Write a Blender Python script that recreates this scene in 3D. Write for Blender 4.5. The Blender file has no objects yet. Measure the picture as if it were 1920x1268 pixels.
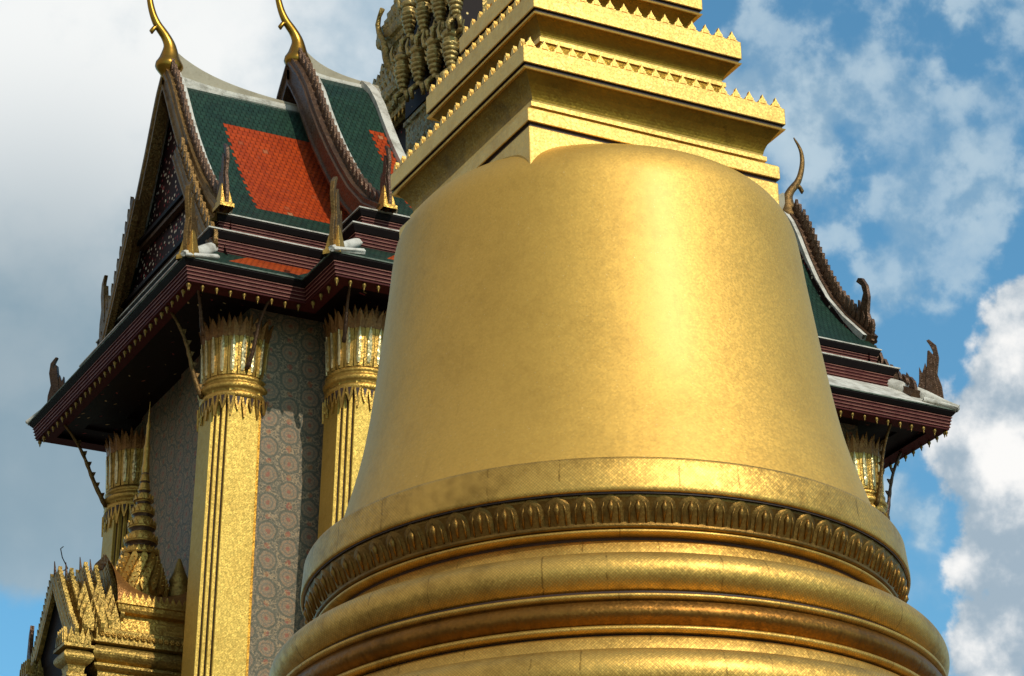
import bpy, bmesh, math, random
from mathutils import Vector, Matrix
random.seed(7)
sc = bpy.context.scene
COL = sc.collection
R = math.radians
PI = math.pi

# ------------------------------------------------------------------ camera
CAM = Vector((-21.966459538355544, -38.124462689325725, 1.6))
RIGHT = Vector((0.88570830281868, -0.4636796524789325, -0.0228469296639553))
UP = Vector((-0.17488976651103405, -0.3788482661180007, 0.9087835610469087))
FWD = Vector((0.4300399654541068, 0.8009214512899506, 0.41664188096713206))
cd = bpy.data.cameras.new('camera')
cam = bpy.data.objects.new('camera', cd)
COL.objects.link(cam)
m3 = Matrix((RIGHT, UP, -FWD)).transposed()
cam.matrix_world = Matrix.Translation(CAM) @ m3.to_4x4()
cd.sensor_width = 36.0
cd.lens = 36.0 * 5418.7 / 1920.0
cd.clip_start = 0.5
cd.clip_end = 20000
sc.camera = cam


# ------------------------------------------------------------------ node helpers
class NT:
    def __init__(s, nt):
        s.nt = nt
        s.n = nt.nodes
        s.l = nt.links

    def new(s, t, **kw):
        n = s.n.new(t)
        for k, v in kw.items():
            setattr(n, k, v)
        return n

    def put(s, sock, v):
        if v is None:
            return
        if isinstance(v, bpy.types.NodeSocket):
            s.l.new(v, sock)
        else:
            if isinstance(v, (tuple, list)) and len(v) == 3 and sock.type == 'RGBA':
                v = (*v, 1)
            sock.default_value = v

    def math(s, op, a, b=None, c=None, clamp=False):
        n = s.new('ShaderNodeMath', operation=op)
        n.use_clamp = clamp
        for i, v in enumerate((a, b, c)):
            s.put(n.inputs[i], v)
        return n.outputs[0]

    def vmath(s, op, a, b=None, scale=None):
        n = s.new('ShaderNodeVectorMath', operation=op)
        s.put(n.inputs[0], a)
        if b is not None:
            s.put(n.inputs[1], b)
        if scale is not None:
            s.put(n.inputs['Scale'], scale)
        return n.outputs['Value'] if op in ('DOT_PRODUCT', 'LENGTH', 'DISTANCE') else n.outputs['Vector']

    def mix(s, f, a, b):
        n = s.new('ShaderNodeMix', data_type='RGBA')
        s.put(n.inputs[0], f)
        s.put(n.inputs[6], a)
        s.put(n.inputs[7], b)
        return n.outputs[2]

    def noise(s, vec, scale, detail=4, rough=.55, dist=0):
        n = s.new('ShaderNodeTexNoise')
        s.put(n.inputs['Vector'], vec)
        s.put(n.inputs['Scale'], scale)
        s.put(n.inputs['Detail'], detail)
        s.put(n.inputs['Roughness'], rough)
        s.put(n.inputs['Distortion'], dist)
        return n.outputs['Fac']

    def step(s, x, a, b):
        n = s.new('ShaderNodeMapRange', interpolation_type='SMOOTHSTEP')
        s.put(n.inputs[0], x)
        s.put(n.inputs[1], a)
        s.put(n.inputs[2], b)
        return n.outputs[0]

    def lin(s, x, a, b, c=0., d=1.):
        n = s.new('ShaderNodeMapRange')
        for i, v in enumerate((x, a, b, c, d)):
            s.put(n.inputs[i], v)
        return n.outputs[0]

    def xyz(s, v):
        n = s.new('ShaderNodeSeparateXYZ')
        s.put(n.inputs[0], v)
        return n.outputs

    def comb(s, x, y, z=0.):
        n = s.new('ShaderNodeCombineXYZ')
        for i, v in enumerate((x, y, z)):
            s.put(n.inputs[i], v)
        return n.outputs[0]


def new_mat(name):
    m = bpy.data.materials.new(name)
    m.use_nodes = True
    k = NT(m.node_tree)
    b = k.n['Principled BSDF']
    tc = k.new('ShaderNodeTexCoord')
    return m, k, b, tc


def facet_normal(k, vec, size, amount, base=None):
    """every little tessera is tilted by its own small angle"""
    cell = k.vmath('FLOOR', k.vmath('SCALE', vec, scale=1.0 / size))
    w = k.new('ShaderNodeTexWhiteNoise', noise_dimensions='3D')
    k.put(w.inputs['Vector'], cell)
    d = k.vmath('SCALE', k.vmath('SUBTRACT', w.outputs['Color'], (.5, .5, .5)), scale=amount)
    if base is None:
        base = k.new('ShaderNodeNewGeometry').outputs['Normal']
    return k.vmath('NORMALIZE', k.vmath('ADD', base, d)), w.outputs['Value']


def gold_mat(name, base=(.78, .52, .17), dark=(.42, .25, .07), rough=.38, tess=.045, tilt=.25, metal=.92,
             stain=.5, bump=.15, rot=45, grid=.0, streak=0., seam=0., weave=.25, fleck=0., coat=0., rvar=.2):
    m, k, b, tc = new_mat(name)
    uv = tc.outputs['UV']
    mp = k.new('ShaderNodeMapping')
    k.put(mp.inputs['Vector'], uv)
    mp.inputs['Rotation'].default_value = (0, 0, R(rot))
    uvr = mp.outputs[0]
    obj = tc.outputs['Object']
    n1 = k.noise(obj, .8, 6, .62)
    n2 = k.noise(obj, 5.5, 5, .6)
    f = k.math('ADD', k.math('MULTIPLY', n1, .6), k.math('MULTIPLY', n2, .4))
    f = k.math('MULTIPLY', k.step(f, .42, .72), stain)
    # sparse dark pits where leaf has worn away
    pits = k.math('MULTIPLY', k.step(k.noise(obj, 26, 3, .7), .68, .76), k.step(n2, .45, .6))
    f = k.math('MAXIMUM', f, k.math('MULTIPLY', pits, stain))
    if streak:
        sx = k.xyz(uv)
        st = k.noise(k.comb(k.math('MULTIPLY', sx[0], 5.), k.math('MULTIPLY', sx[1], .55)), 1., 4, .6)
        f = k.math('MAXIMUM', f, k.math('MULTIPLY', k.step(st, .56, .74), streak))
    if seam:
        sx = k.xyz(uv)
        uu = k.math('ADD', k.math('DIVIDE', sx[0], 1.37), k.math('MULTIPLY', k.math('SUBTRACT', k.noise(obj, 6., 3, .6), .5), .07))
        wn = k.new('ShaderNodeTexWhiteNoise', noise_dimensions='1D')
        k.put(wn.inputs['W'], k.math('FLOOR', uu))
        off = k.math('ABSOLUTE', k.math('SUBTRACT', k.math('FRACT', uu), k.math('ADD', .2, k.math('MULTIPLY', wn.outputs['Value'], .6))))
        ln = k.math('MULTIPLY', k.math('SUBTRACT', 1., k.step(off, .004, .014)), k.step(n2, .40, .55))
        f = k.math('MAXIMUM', f, k.math('MULTIPLY', ln, seam))
    nrm, val = facet_normal(k, uvr, tess, tilt)
    colr = k.mix(f, base, dark)
    colr = k.mix(k.math('MULTIPLY', val, .22), colr, (dark[0] * .9, dark[1] * .9, dark[2] * .8))
    if fleck:
        fl = k.step(k.noise(obj, 34, 2, .6), .70, .76)
        colr = k.mix(k.math('MULTIPLY', fl, fleck), colr, (.92, .80, .52))
    if grid:
        fr = k.vmath('FRACTION', k.vmath('SCALE', uvr, scale=1.0 / tess))
        s = k.xyz(fr)
        e = k.math('MAXIMUM', k.math('ABSOLUTE', k.math('SUBTRACT', s[0], .5)), k.math('ABSOLUTE', k.math('SUBTRACT', s[1], .5)))
        colr = k.mix(k.math('MULTIPLY', k.step(e, .36, .5), grid), colr, (.09, .05, .015))
    k.put(b.inputs['Base Color'], colr)
    b.inputs['Coat Weight'].default_value = coat
    b.inputs['Coat Roughness'].default_value = .40
    b.inputs['Metallic'].default_value = metal
    k.put(b.inputs['Roughness'], k.math('ADD', rough, k.math('MULTIPLY', k.math('SUBTRACT', n2, .5), rvar)))
    bp = k.new('ShaderNodeBump')
    bp.inputs['Strength'].default_value = bump
    bp.inputs['Distance'].default_value = .02
    wv = k.xyz(k.vmath('FRACTION', k.vmath('SCALE', uvr, scale=1.0 / (tess * 1.5))))
    wh = k.math('MAXIMUM', k.math('ABSOLUTE', k.math('SUBTRACT', wv[0], .5)), k.math('ABSOLUTE', k.math('SUBTRACT', wv[1], .5)))
    k.put(bp.inputs['Height'], k.math('SUBTRACT', k.noise(obj, 30, 4, .6), k.math('MULTIPLY', k.step(wh, .3, .5), weave)))
    k.put(bp.inputs['Normal'], nrm)
    k.put(b.inputs['Normal'], bp.outputs[0])
    return m


def paint_mat(name, base, var=.35, rough=.55, scale=3., dark=None, metal=0., bump=.1, spec=.4):
    m, k, b, tc = new_mat(name)
    obj = tc.outputs['Object']
    n1 = k.noise(obj, scale, 6, .62)
    n2 = k.noise(obj, scale * 9, 4, .6)
    d = dark or tuple(c * .45 for c in base)
    f = k.math('ADD', k.math('MULTIPLY', k.step(n1, .4, .7), var), k.math('MULTIPLY', k.step(n2, .5, .75), var * .6), clamp=True)
    k.put(b.inputs['Base Color'], k.mix(f, base, d))
    k.put(b.inputs['Roughness'], k.math('ADD', rough - .1, k.math('MULTIPLY', n2, .25)))
    b.inputs['Metallic'].default_value = metal
    b.inputs['Specular IOR Level'].default_value = spec
    bp = k.new('ShaderNodeBump')
    bp.inputs['Strength'].default_value = bump
    bp.inputs['Distance'].default_value = .03
    k.put(bp.inputs['Height'], n2)
    k.put(b.inputs['Normal'], bp.outputs[0])
    return m


def tile_mat(name, base, dark, row=.2, wid=.17, panel=None, base2=None, dark2=None):
    """overlapping glazed tiles: each course rises to its lower lip"""
    m, k, b, tc = new_mat(name)
    s = k.xyz(tc.outputs['UV'])
    v = k.math('DIVIDE', s[1], row)
    ri = k.math('FLOOR', v)
    fr = k.math('FRACT', v)
    u = k.math('ADD', k.math('DIVIDE', s[0], wid), k.math('MULTIPLY', k.math('MODULO', ri, 2.), .5))
    fu = k.math('FRACT', u)
    uc = k.math('ABSOLUTE', k.math('SUBTRACT', fu, .5))
    w = k.new('ShaderNodeTexWhiteNoise', noise_dimensions='2D')
    k.put(w.inputs['Vector'], k.comb(k.math('FLOOR', u), ri))
    # scalloped lip: course boundary lower in the middle of each tile
    lip = k.math('ADD', fr, k.math('MULTIPLY', k.math('MULTIPLY', uc, uc), -1.1))
    h = k.math('SUBTRACT', 1., lip)
    h = k.math('MULTIPLY', h, k.math('SUBTRACT', 1., k.math('MULTIPLY', k.step(uc, .4, .5), .6)))
    n1 = k.noise(tc.outputs['Object'], 1.1, 5, .6)
    n2 = k.noise(tc.outputs['Object'], 7., 4, .6)
    f = k.math('ADD', k.math('MULTIPLY', w.outputs['Value'], .55), k.math('MULTIPLY', k.step(n1, .4, .7), .35), clamp=True)
    c = k.mix(f, base, dark)
    if panel:
        xa, xb, va, vb = panel
        uc_ = k.math('MULTIPLY', k.math('SUBTRACT', k.math('ADD', k.math('FLOOR', u), .5), k.math('MULTIPLY', k.math('MODULO', ri, 2.), .5)), wid)
        vc_ = k.math('MULTIPLY', k.math('ADD', ri, .5), row)
        ins = k.math('MULTIPLY', k.math('MULTIPLY', k.math('GREATER_THAN', uc_, xa), k.math('LESS_THAN', uc_, xb)), k.math('MULTIPLY', k.math('GREATER_THAN', vc_, va), k.math('LESS_THAN', vc_, vb)))
        c2 = k.mix(f, base2, dark2)
        odd = k.step(w.outputs['Value'], .992, .994)
        c2 = k.mix(odd, c2, (.50, .19, .08))
        c = k.mix(ins, c, c2)
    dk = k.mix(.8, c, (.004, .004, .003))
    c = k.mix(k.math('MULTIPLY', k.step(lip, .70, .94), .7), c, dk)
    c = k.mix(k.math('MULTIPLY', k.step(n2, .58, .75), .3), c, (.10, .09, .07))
    k.put(b.inputs['Base Color'], c)
    k.put(b.inputs['Roughness'], k.math('ADD', .38, k.math('MULTIPLY', n2, .3)))
    b.inputs['Specular IOR Level'].default_value = .16
    bp = k.new('ShaderNodeBump')
    bp.inputs['Strength'].default_value = 1.0
    bp.inputs['Distance'].default_value = .10
    k.put(bp.inputs['Height'], k.math('ADD', h, k.math('MULTIPLY', w.outputs['Value'], .25)))
    k.put(b.inputs['Normal'], bp.outputs[0])
    return m


def speck_mat(name, base, speck=(.75, .55, .25), scale=3.2, size=.16, keep=.0):
    """dark lacquer set with small gilt and mirror flecks"""
    m, k, b, tc = new_mat(name)
    uv = tc.outputs['UV']
    vo = k.new('ShaderNodeTexVoronoi')
    k.put(vo.inputs['Vector'], uv)
    vo.inputs['Scale'].default_value = scale
    w = k.xyz(vo.outputs['Color'])
    f = k.math('SUBTRACT', 1., k.step(vo.outputs['Distance'], size * .6, size))
    f = k.math('MULTIPLY', f, k.step(w[0], keep, keep + .15))
    n = k.noise(uv, 2.2, 5, .6)
    red = k.mix(k.step(w[1], .4, .6), (.30, .05, .05), speck)
    c = k.mix(f, k.mix(n, base, tuple(x * .4 for x in base)), red)
    k.put(b.inputs['Base Color'], c)
    k.put(b.inputs['Metallic'], k.math('MULTIPLY', f, .25))
    b.inputs['Roughness'].default_value = .55
    b.inputs['Specular IOR Level'].default_value = .15
    bp = k.new('ShaderNodeBump')
    bp.inputs['Strength'].default_value = .5
    bp.inputs['Distance'].default_value = .04
    k.put(bp.inputs['Height'], f)
    k.put(b.inputs['Normal'], bp.outputs[0])
    return m


def medallion_mat(name):
    m, k, b, tc = new_mat(name)
    uv0 = tc.outputs['UV']
    nz = k.new('ShaderNodeTexNoise')
    k.put(nz.inputs['Vector'], uv0)
    nz.inputs['Scale'].default_value = 3.5
    nz.inputs['Detail'].default_value = 3
    uv = k.vmath('ADD', uv0, k.vmath('SCALE', k.vmath('SUBTRACT', nz.outputs['Color'], (.5, .5, .5)), scale=.17))
    s = k.xyz(uv)
    CW, CH = 1.24, .84

    def grid(ox, oy):
        u = k.math('ADD', k.math('DIVIDE', s[0], CW), ox)
        v = k.math('ADD', k.math('DIVIDE', s[1], CH), oy)
        du = k.math('MULTIPLY', k.math('SUBTRACT', k.math('FRACT', u), .5), CW)
        dv = k.math('MULTIPLY', k.math('SUBTRACT', k.math('FRACT', v), .5), CH)
        return du, dv

    def length(du, dv):
        return k.math('SQRT', k.math('ADD', k.math('MULTIPLY', du, du), k.math('MULTIPLY', dv, dv)))
    a = grid(0, 0)
    c = grid(.5, .5)
    d = k.math('MINIMUM', length(*a), length(*c))
    e = k.math('MINIMUM', length(*grid(.5, 0)), length(*grid(0, .5)))
    fine = k.noise(uv0, 16, 5, .7)
    fin2 = k.noise(uv0, 44, 3, .7)
    ground = k.mix(k.step(fine, .42, .6), (.10, .105, .085), (.29, .245, .18))
    ring = k.mix(k.step(fin2, .4, .6), (.075, .09, .075), (.17, .165, .13))
    disc = k.mix(k.step(fin2, .42, .62), (.34, .265, .185), (.15, .135, .105))
    warm = k.mix(k.step(fine, .5, .6), disc, (.36, .235, .155))
    col = ground
    f = k.math('SUBTRACT', 1., k.step(d, .295, .325))
    col = k.mix(f, col, ring)
    f = k.math('SUBTRACT', 1., k.step(d, .235, .26))
    col = k.mix(f, col, warm)
    f = k.math('MULTIPLY', k.step(d, .13, .15), k.math('SUBTRACT', 1., k.step(d, .165, .19)))
    col = k.mix(k.math('MULTIPLY', f, .75), col, (.16, .16, .14))
    f = k.math('SUBTRACT', 1., k.step(d, .05, .075))
    col = k.mix(f, col, (.30, .13, .09))
    w = k.new('ShaderNodeTexWhiteNoise', noise_dimensions='2D')
    k.put(w.inputs['Vector'], k.vmath('FLOOR', k.comb(k.math('DIVIDE', s[0], CW * .5), k.math('DIVIDE', s[1], CH * .5))))
    dot = k.mix(k.step(w.outputs['Value'], .5, .55), (.34, .18, .09), (.30, .10, .07))
    f = k.math('SUBTRACT', 1., k.step(e, .07, .1))
    col = k.mix(k.math('MULTIPLY', f, .9), col, dot)
    # vine stems: wavy lines between the medallions
    vn = k.math('ABSOLUTE', k.math('SUBTRACT', k.noise(uv0, 4.5, 2, .5), .5))
    vn = k.math('MULTIPLY', k.math('SUBTRACT', 1., k.step(vn, .012, .03)), k.step(d, .30, .34))
    col = k.mix(k.math('MULTIPLY', vn, .8), col, (.42, .33, .22))
    col = k.vmath('MULTIPLY', col, (1.12, .98, .80))
    grime = k.noise(uv0, 26., 4, .75)
    col = k.mix(k.math('MULTIPLY', k.step(grime, .46, .62), .55), col, (.10, .10, .082))
    col = k.mix(k.math('MULTIPLY', k.step(k.noise(uv0, 60., 2, .6), .62, .7), .7), col, (.45, .37, .26))
    k.put(b.inputs['Base Color'], col)
    b.inputs['Specular IOR Level'].default_value = .25
    k.put(b.inputs['Roughness'], k.math('ADD', .4, k.math('MULTIPLY', fine, .3)))
    nrm, val = facet_normal(k, uv0, .05, .22)
    bp = k.new('ShaderNodeBump')
    bp.inputs['Strength'].default_value = .35
    bp.inputs['Distance'].default_value = .03
    k.put(bp.inputs['Height'], fin2)
    k.put(bp.inputs['Normal'], nrm)
    k.put(b.inputs['Normal'], bp.outputs[0])
    return m


M = {}
M['bell'] = gold_mat('bell_gold', base=(.74, .455, .094), dark=(.48, .275, .05), rough=.63, coat=.32, rvar=.06, tess=.030, tilt=.115, stain=.42, bump=.07, metal=.86, weave=.2, streak=.3, fleck=.5)
M['band'] = gold_mat('band_gold', base=(.78, .465, .10), dark=(.32, .175, .03), rough=.50, coat=.2, tess=.036, tilt=.13, stain=.8, bump=.10, grid=.45, metal=.88, seam=.85, weave=.5, fleck=.3)
M['cove'] = gold_mat('shaded_cove_gold', base=(.30, .13, .022), dark=(.11, .05, .010), rough=.44, tess=.035, tilt=.15, stain=.85, bump=.12, streak=.6, metal=.9)  # darker copy of the band gold: shade of the hollow put into the colour
M['lotus'] = gold_mat('shaded_lotus_gold', base=(.29, .155, .034), dark=(.09, .047, .014), rough=.46, tess=.04, tilt=.12, stain=.9, bump=.25, metal=.9)  # gold darkened: shade below the mouth band is painted in
M['tier'] = gold_mat('tier_gold', base=(.99, .63, .155), dark=(.60, .34, .06), rough=.47, coat=.25, tess=.03, tilt=.12, stain=.6, bump=.07, metal=.62, streak=.3, fleck=.25)
M['groove'] = paint_mat('dark_lacquer_joint', (.05, .022, .012), rough=.5)
M['colgold'] = gold_mat('column_gold', base=(.60, .405, .088), dark=(.36, .21, .035), rough=.52, tess=.036, tilt=.16, stain=.45, bump=.18, metal=.74, grid=.15)
M['coledge'] = gold_mat('column_edge_gold', base=(.72, .36, .04), dark=(.36, .16, .02), rough=.48, tess=.05, tilt=.35, stain=.7, bump=.5, metal=.7)
M['gilt'] = gold_mat('weathered_gilt', base=(.24, .135, .04), dark=(.06, .032, .014), rough=.48, tess=.04, tilt=.35, stain=.95, bump=.5, metal=.75)
M['giltolive'] = gold_mat('olive_gilt', base=(.44, .28, .065), dark=(.14, .08, .022), rough=.46, tess=.045, tilt=.35, stain=.95, bump=.45, metal=.75)
M['giltbright'] = gold_mat('bright_gilt', base=(.62, .37, .08), dark=(.24, .125, .03), rough=.44, tess=.04, tilt=.28, stain=.7, bump=.3, metal=.8)
M['giltdark'] = gold_mat('dark_gilt', base=(.13, .065, .03), dark=(.035, .017, .012), rough=.42, tess=.04, tilt=.4, stain=.9, bump=.5, metal=.5)
M['tips'] = gold_mat('brown_gilt', base=(.36, .16, .04), dark=(.14, .05, .02), rough=.45, tess=.04, tilt=.3, stain=.8, bump=.3, metal=.6)
M['chofa'] = gold_mat('finial_gold', base=(.40, .21, .03), dark=(.18, .085, .015), rough=.3, tess=.5, tilt=.02, stain=.5, bump=.06, metal=.92)
M['silver'] = gold_mat('mirror_glass', base=(.70, .56, .29), dark=(.45, .27, .07), rough=.34, tess=.05, tilt=.35, stain=.4, bump=.1, metal=.8)
M['maroon'] = paint_mat('maroon_lacquer', (.085, .014, .013), rough=.6, scale=2., spec=.15)
M['fillet'] = paint_mat('faded_pink_gilt', (.27, .11, .075), rough=.5, scale=2.5, var=.7, dark=(.10, .025, .02), spec=.15)
M['black'] = paint_mat('black_lacquer_and_shade', (.010, .006, .006), rough=.55, spec=.12)  # also stands for the shade inside the porch and below pediment cornices
M['white'] = paint_mat('lime_plaster', (.66, .62, .54), rough=.8, scale=2.2, var=.75, dark=(.26, .23, .18), bump=.5)
M['palegreen'] = paint_mat('pale_green_tile_lip', (.17, .20, .16), rough=.6, scale=3., var=.9, dark=(.03, .045, .03), spec=.1)
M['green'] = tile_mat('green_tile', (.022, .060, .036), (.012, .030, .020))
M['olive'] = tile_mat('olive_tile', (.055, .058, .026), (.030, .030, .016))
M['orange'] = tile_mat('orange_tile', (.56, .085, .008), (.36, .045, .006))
M['soffit'] = speck_mat('soffit_lacquer_and_shade', (.016, .006, .005), scale=3.2, size=.17, keep=.15)  # also stands for the shade in the tower's recesses
M['pedi'] = speck_mat('pediment_mosaic', (.035, .012, .012), speck=(.80, .66, .50), scale=6.3, size=.38, keep=-.15)
M['wall'] = medallion_mat('medallion_mosaic')
M['tower'] = gold_mat('tower_gold', base=(.46, .31, .09), dark=(.10, .065, .022), rough=.42, tess=.09, tilt=.6, stain=.9, bump=.6, metal=.75, grid=.5)
M['garuda'] = gold_mat('garuda_gilt', base=(.52, .37, .13), dark=(.13, .085, .03), rough=.4, tess=.06, tilt=.4, stain=.7, bump=.4, metal=.7)
M['paving'] = paint_mat('stone_paving', (.15, .125, .10), rough=.8, scale=.4)
M['crest'] = paint_mat('beige_crest', (.40, .35, .25), rough=.7, scale=1.4, var=.5, dark=(.24, .20, .13))  # beige with darker patches at random
M['ground'] = paint_mat('far_ground', (.10, .12, .07), rough=.9, scale=.05)
M['base'] = paint_mat('whitewashed_base', (.40, .37, .32), rough=.75, scale=.5)


# ------------------------------------------------------------------ mesh helpers
class MB:
    def __init__(s):
        s.v, s.f, s.mi, s.uv, s.sm = [], [], [], [], []

    def face(s, pts, mi=0, uv=None, smooth=False):
        i = len(s.v)
        s.v += [tuple(p) for p in pts]
        s.f.append(tuple(range(i, i + len(pts))))
        s.mi.append(mi)
        s.uv.append(uv)
        s.sm.append(smooth)

    def grid(s, rows, mi=0, closed=False, smooth=True, uvs=None, mis=None):
        """rows: list of point lists; shared vertices"""
        n = len(rows[0])
        b = len(s.v)
        for r_ in rows:
            s.v += [tuple(p) for p in r_]
        # default uv: arc lengths
        if uvs is None:
            us = [0.]
            mid = rows[len(rows) // 2]
            for j in range(1, n + (1 if closed else 0)):
                us.append(us[-1] + (Vector(mid[j % n]) - Vector(mid[j - 1])).length)
            vs = [0.]
            for i in range(1, len(rows)):
                vs.append(vs[-1] + max((Vector(rows[i][j]) - Vector(rows[i - 1][j])).length for j in (0, n // 2)))
            uvs = (us, vs)
        us, vs = uvs
        for i in range(len(rows) - 1):
            for j in range(n if closed else n - 1):
                j2 = (j + 1) % n
                s.f.append((b + i * n + j, b + i * n + j2, b + (i + 1) * n + j2, b + (i + 1) * n + j))
                s.mi.append(mis[i] if mis else mi)
                s.uv.append([(us[j], vs[i]), (us[j + 1], vs[i]), (us[j + 1], vs[i + 1]), (us[j], vs[i + 1])])
                s.sm.append(smooth)

    def box(s, c, size, mi=0, rot=None):
        x, y, z = (d / 2 for d in size)
        P = [Vector((a, b_, d)) for a in (-x, x) for b_ in (-y, y) for d in (-z, z)]
        if rot is not None:
            P = [rot @ p for p in P]
        P = [p + Vector(c) for p in P]
        for q in ((0, 1, 3, 2), (4, 6, 7, 5), (0, 4, 5, 1), (2, 3, 7, 6), (0, 2, 6, 4), (1, 5, 7, 3)):
            s.face([P[i] for i in q], mi)

    def prism(s, outline, thick, frame, mi=0, smooth=False):
        """outline: 2-D points (a,b) in frame=(origin, A, B); extruded +-thick/2 along A x B"""
        o, A, B = frame
        N = A.cross(B).normalized() * (thick / 2)
        f = [o + A * a + B * b for a, b in outline]
        s.face([p + N for p in f], mi)
        s.face([p - N for p in reversed(f)], mi)
        n = len(f)
        for i in range(n):
            p, q = f[i], f[(i + 1) % n]
            s.face([p + N, p - N, q - N, q + N], mi)

    def tube(s, pts, rad, sides=10, mi=0, flat=1., side=None, cap=True):
        """swept tube; rad: list of radii; flat scales the second axis"""
        rows = []
        P = [Vector(p) for p in pts]
        for i, p in enumerate(P):
            t = (P[min(i + 1, len(P) - 1)] - P[max(i - 1, 0)]).normalized()
            a = (side or Vector((0, 1, 0)))
            a = (a - t * a.dot(t)).normalized()
            b_ = t.cross(a)
            r_ = rad[i]
            rows.append([p + b_ * (r_ * math.cos(2 * PI * j / sides)) + a * (r_ * flat * math.sin(2 * PI * j / sides)) for j in range(sides)])
        s.grid(rows, mi, closed=True)
        if cap:
            s.face(list(reversed(rows[0])), mi)
            s.face(rows[-1], mi)

    def lathe(s, prof, c=(0, 0), n=96, mi=0, mis=None, smooth=True, a0=0.):
        rows = [[(c[0] + r_ * math.cos(a0 + 2 * PI * j / n), c[1] + r_ * math.sin(a0 + 2 * PI * j / n), z) for j in range(n)] for r_, z in prof]
        s.grid(rows, mi, closed=True, smooth=smooth, mis=mis)

    def loft(s, poly, prof, mi=0, mis=None, cap_top=False, cap_bot=False):
        """poly: axis-aligned CCW polygon; prof: (outward offset, z) bottom to top"""
        n = len(poly)
        P = [Vector((p[0], p[1])) for p in poly]
        nor = []
        for i in range(n):
            e = (P[(i + 1) % n] - P[i]).normalized()
            nor.append(Vector((e.y, -e.x)))
        rows = []
        for o, z in prof:
            rows.append([(*(P[i] + (nor[i] + nor[i - 1]) * o), z) for i in range(n)])
        v = 0.
        for i in range(len(rows) - 1):
            h = math.hypot(prof[i + 1][0] - prof[i][0], prof[i + 1][1] - prof[i][1])
            u = 0.
            for j in range(n):
                a, b_, c_, d = rows[i][j], rows[i][(j + 1) % n], rows[i + 1][(j + 1) % n], rows[i + 1][j]
                L = (Vector(b_) - Vector(a)).length
                s.face([a, b_, c_, d], mis[i] if mis else mi, [(u, v), (u + L, v), (u + L, v + h), (u, v + h)])
                u += L + .37
            v += h
        if cap_top:
            s.face(rows[-1], mis[-1] if mis else mi)
        if cap_bot:
            s.face(list(reversed(rows[0])), mis[0] if mis else mi)

    def xform(s, fn):
        s.v = [tuple(fn(Vector(p))) for p in s.v]

    def build(s, name, mats, parent=None, bevel=0., merge=True, angle=40):
        me = bpy.data.meshes.new(name)
        me.from_pydata(s.v, [], s.f)
        ul = me.uv_layers.new(name='UVMap')
        li = 0
        for fi, f in enumerate(s.f):
            u = s.uv[fi]
            if u is None:
                n = Vector((0, 0, 0))
                P = [Vector(s.v[i]) for i in f]
                for i in range(len(P)):
                    n += P[i].cross(P[(i + 1) % len(P)])
                ax = max(range(3), key=lambda q: abs(n[q]))
                u = [((p.y, p.z) if ax == 0 else (p.x, p.z) if ax == 1 else (p.x, p.y)) for p in P]
            for q in u:
                ul.data[li].uv = q
                li += 1
        if not isinstance(mats, (list, tuple)):
            mats = [mats]
        for m in mats:
            me.materials.append(M[m])
        me.polygons.foreach_set('material_index', s.mi)
        me.polygons.foreach_set('use_smooth', s.sm)
        if merge:
            bm = bmesh.new()
            bm.from_mesh(me)
            bmesh.ops.remove_doubles(bm, verts=bm.verts, dist=.0004)
            bmesh.ops.recalc_face_normals(bm, faces=bm.faces)
            bm.to_mesh(me)
            bm.free()
        me.validate()
        o = bpy.data.objects.new(name, me)
        COL.objects.link(o)
        if parent is not None:
            o.parent = parent
            o.matrix_parent_inverse = parent.matrix_basis.inverted()
        if bevel:
            md = o.modifiers.new('bevel', 'BEVEL')
            md.width = bevel
            md.segments = 2
            md.limit_method = 'ANGLE'
            md.angle_limit = R(angle)
        return o


def thing(name, label, cat, loc=(0, 0, 0), group=None):
    o = bpy.data.objects.new(name, None)
    o.empty_display_size = .5
    o.location = loc
    COL.objects.link(o)
    o['label'] = label
    o['category'] = cat
    if group:
        o['group'] = group
    return o


def copy_part(src, parent, mat):
    """copy of a part (shared mesh) placed by a world matrix"""
    c = src.copy()
    COL.objects.link(c)
    c.parent = parent
    c.matrix_parent_inverse = Matrix.Identity(4)
    base = parent.matrix_basis
    p = parent
    while p.parent is not None:
        p = p.parent
        base = p.matrix_basis @ base
    c.matrix_basis = base.inverted() @ mat
    return c


def rect(x0, y0, x1, y1):
    return [(x0, y0), (x1, y0), (x1, y1), (x0, y1)]


def sq(h, c=(0, 0)):
    return rect(c[0] - h, c[1] - h, c[0] + h, c[1] + h)


X, Y, Z = Vector((1, 0, 0)), Vector((0, 1, 0)), Vector((0, 0, 1))

# ------------------------------------------------------------------ ground
g = MB()
g.face([(-6000, -6000, 0), (6000, -6000, 0), (6000, 6000, 0), (-6000, 6000, 0)])
o = g.build('ground', 'ground')
o['kind'] = 'structure'
g = MB()
g.face([(-90, -110, .004), (110, -110, .004), (110, 120, .004), (-90, 120, .004)])
o = g.build('courtyard_pavement', 'paving')
o['kind'] = 'structure'

# ------------------------------------------------------------------ the golden chedi
chedi = thing('golden_chedi', 'huge gold bell-shaped chedi with stepped square top and ringed base', 'stupa')
LC = (.06, -.035)          # axis of the turned parts
SC = (.02, .02)          # axis of the square parts


def lathe_part(name, prof, mat, n=192, parent=chedi, **kw):
    b = MB()
    s = .983 if name == 'bell' else 1.0 if name == 'base_drum' else .988
    b.lathe([(r_ * s, z) for r_, z in prof], (.115, -.064) if name == 'bell' else LC, n, **kw)
    return b.build(name, mat, parent)


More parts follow.
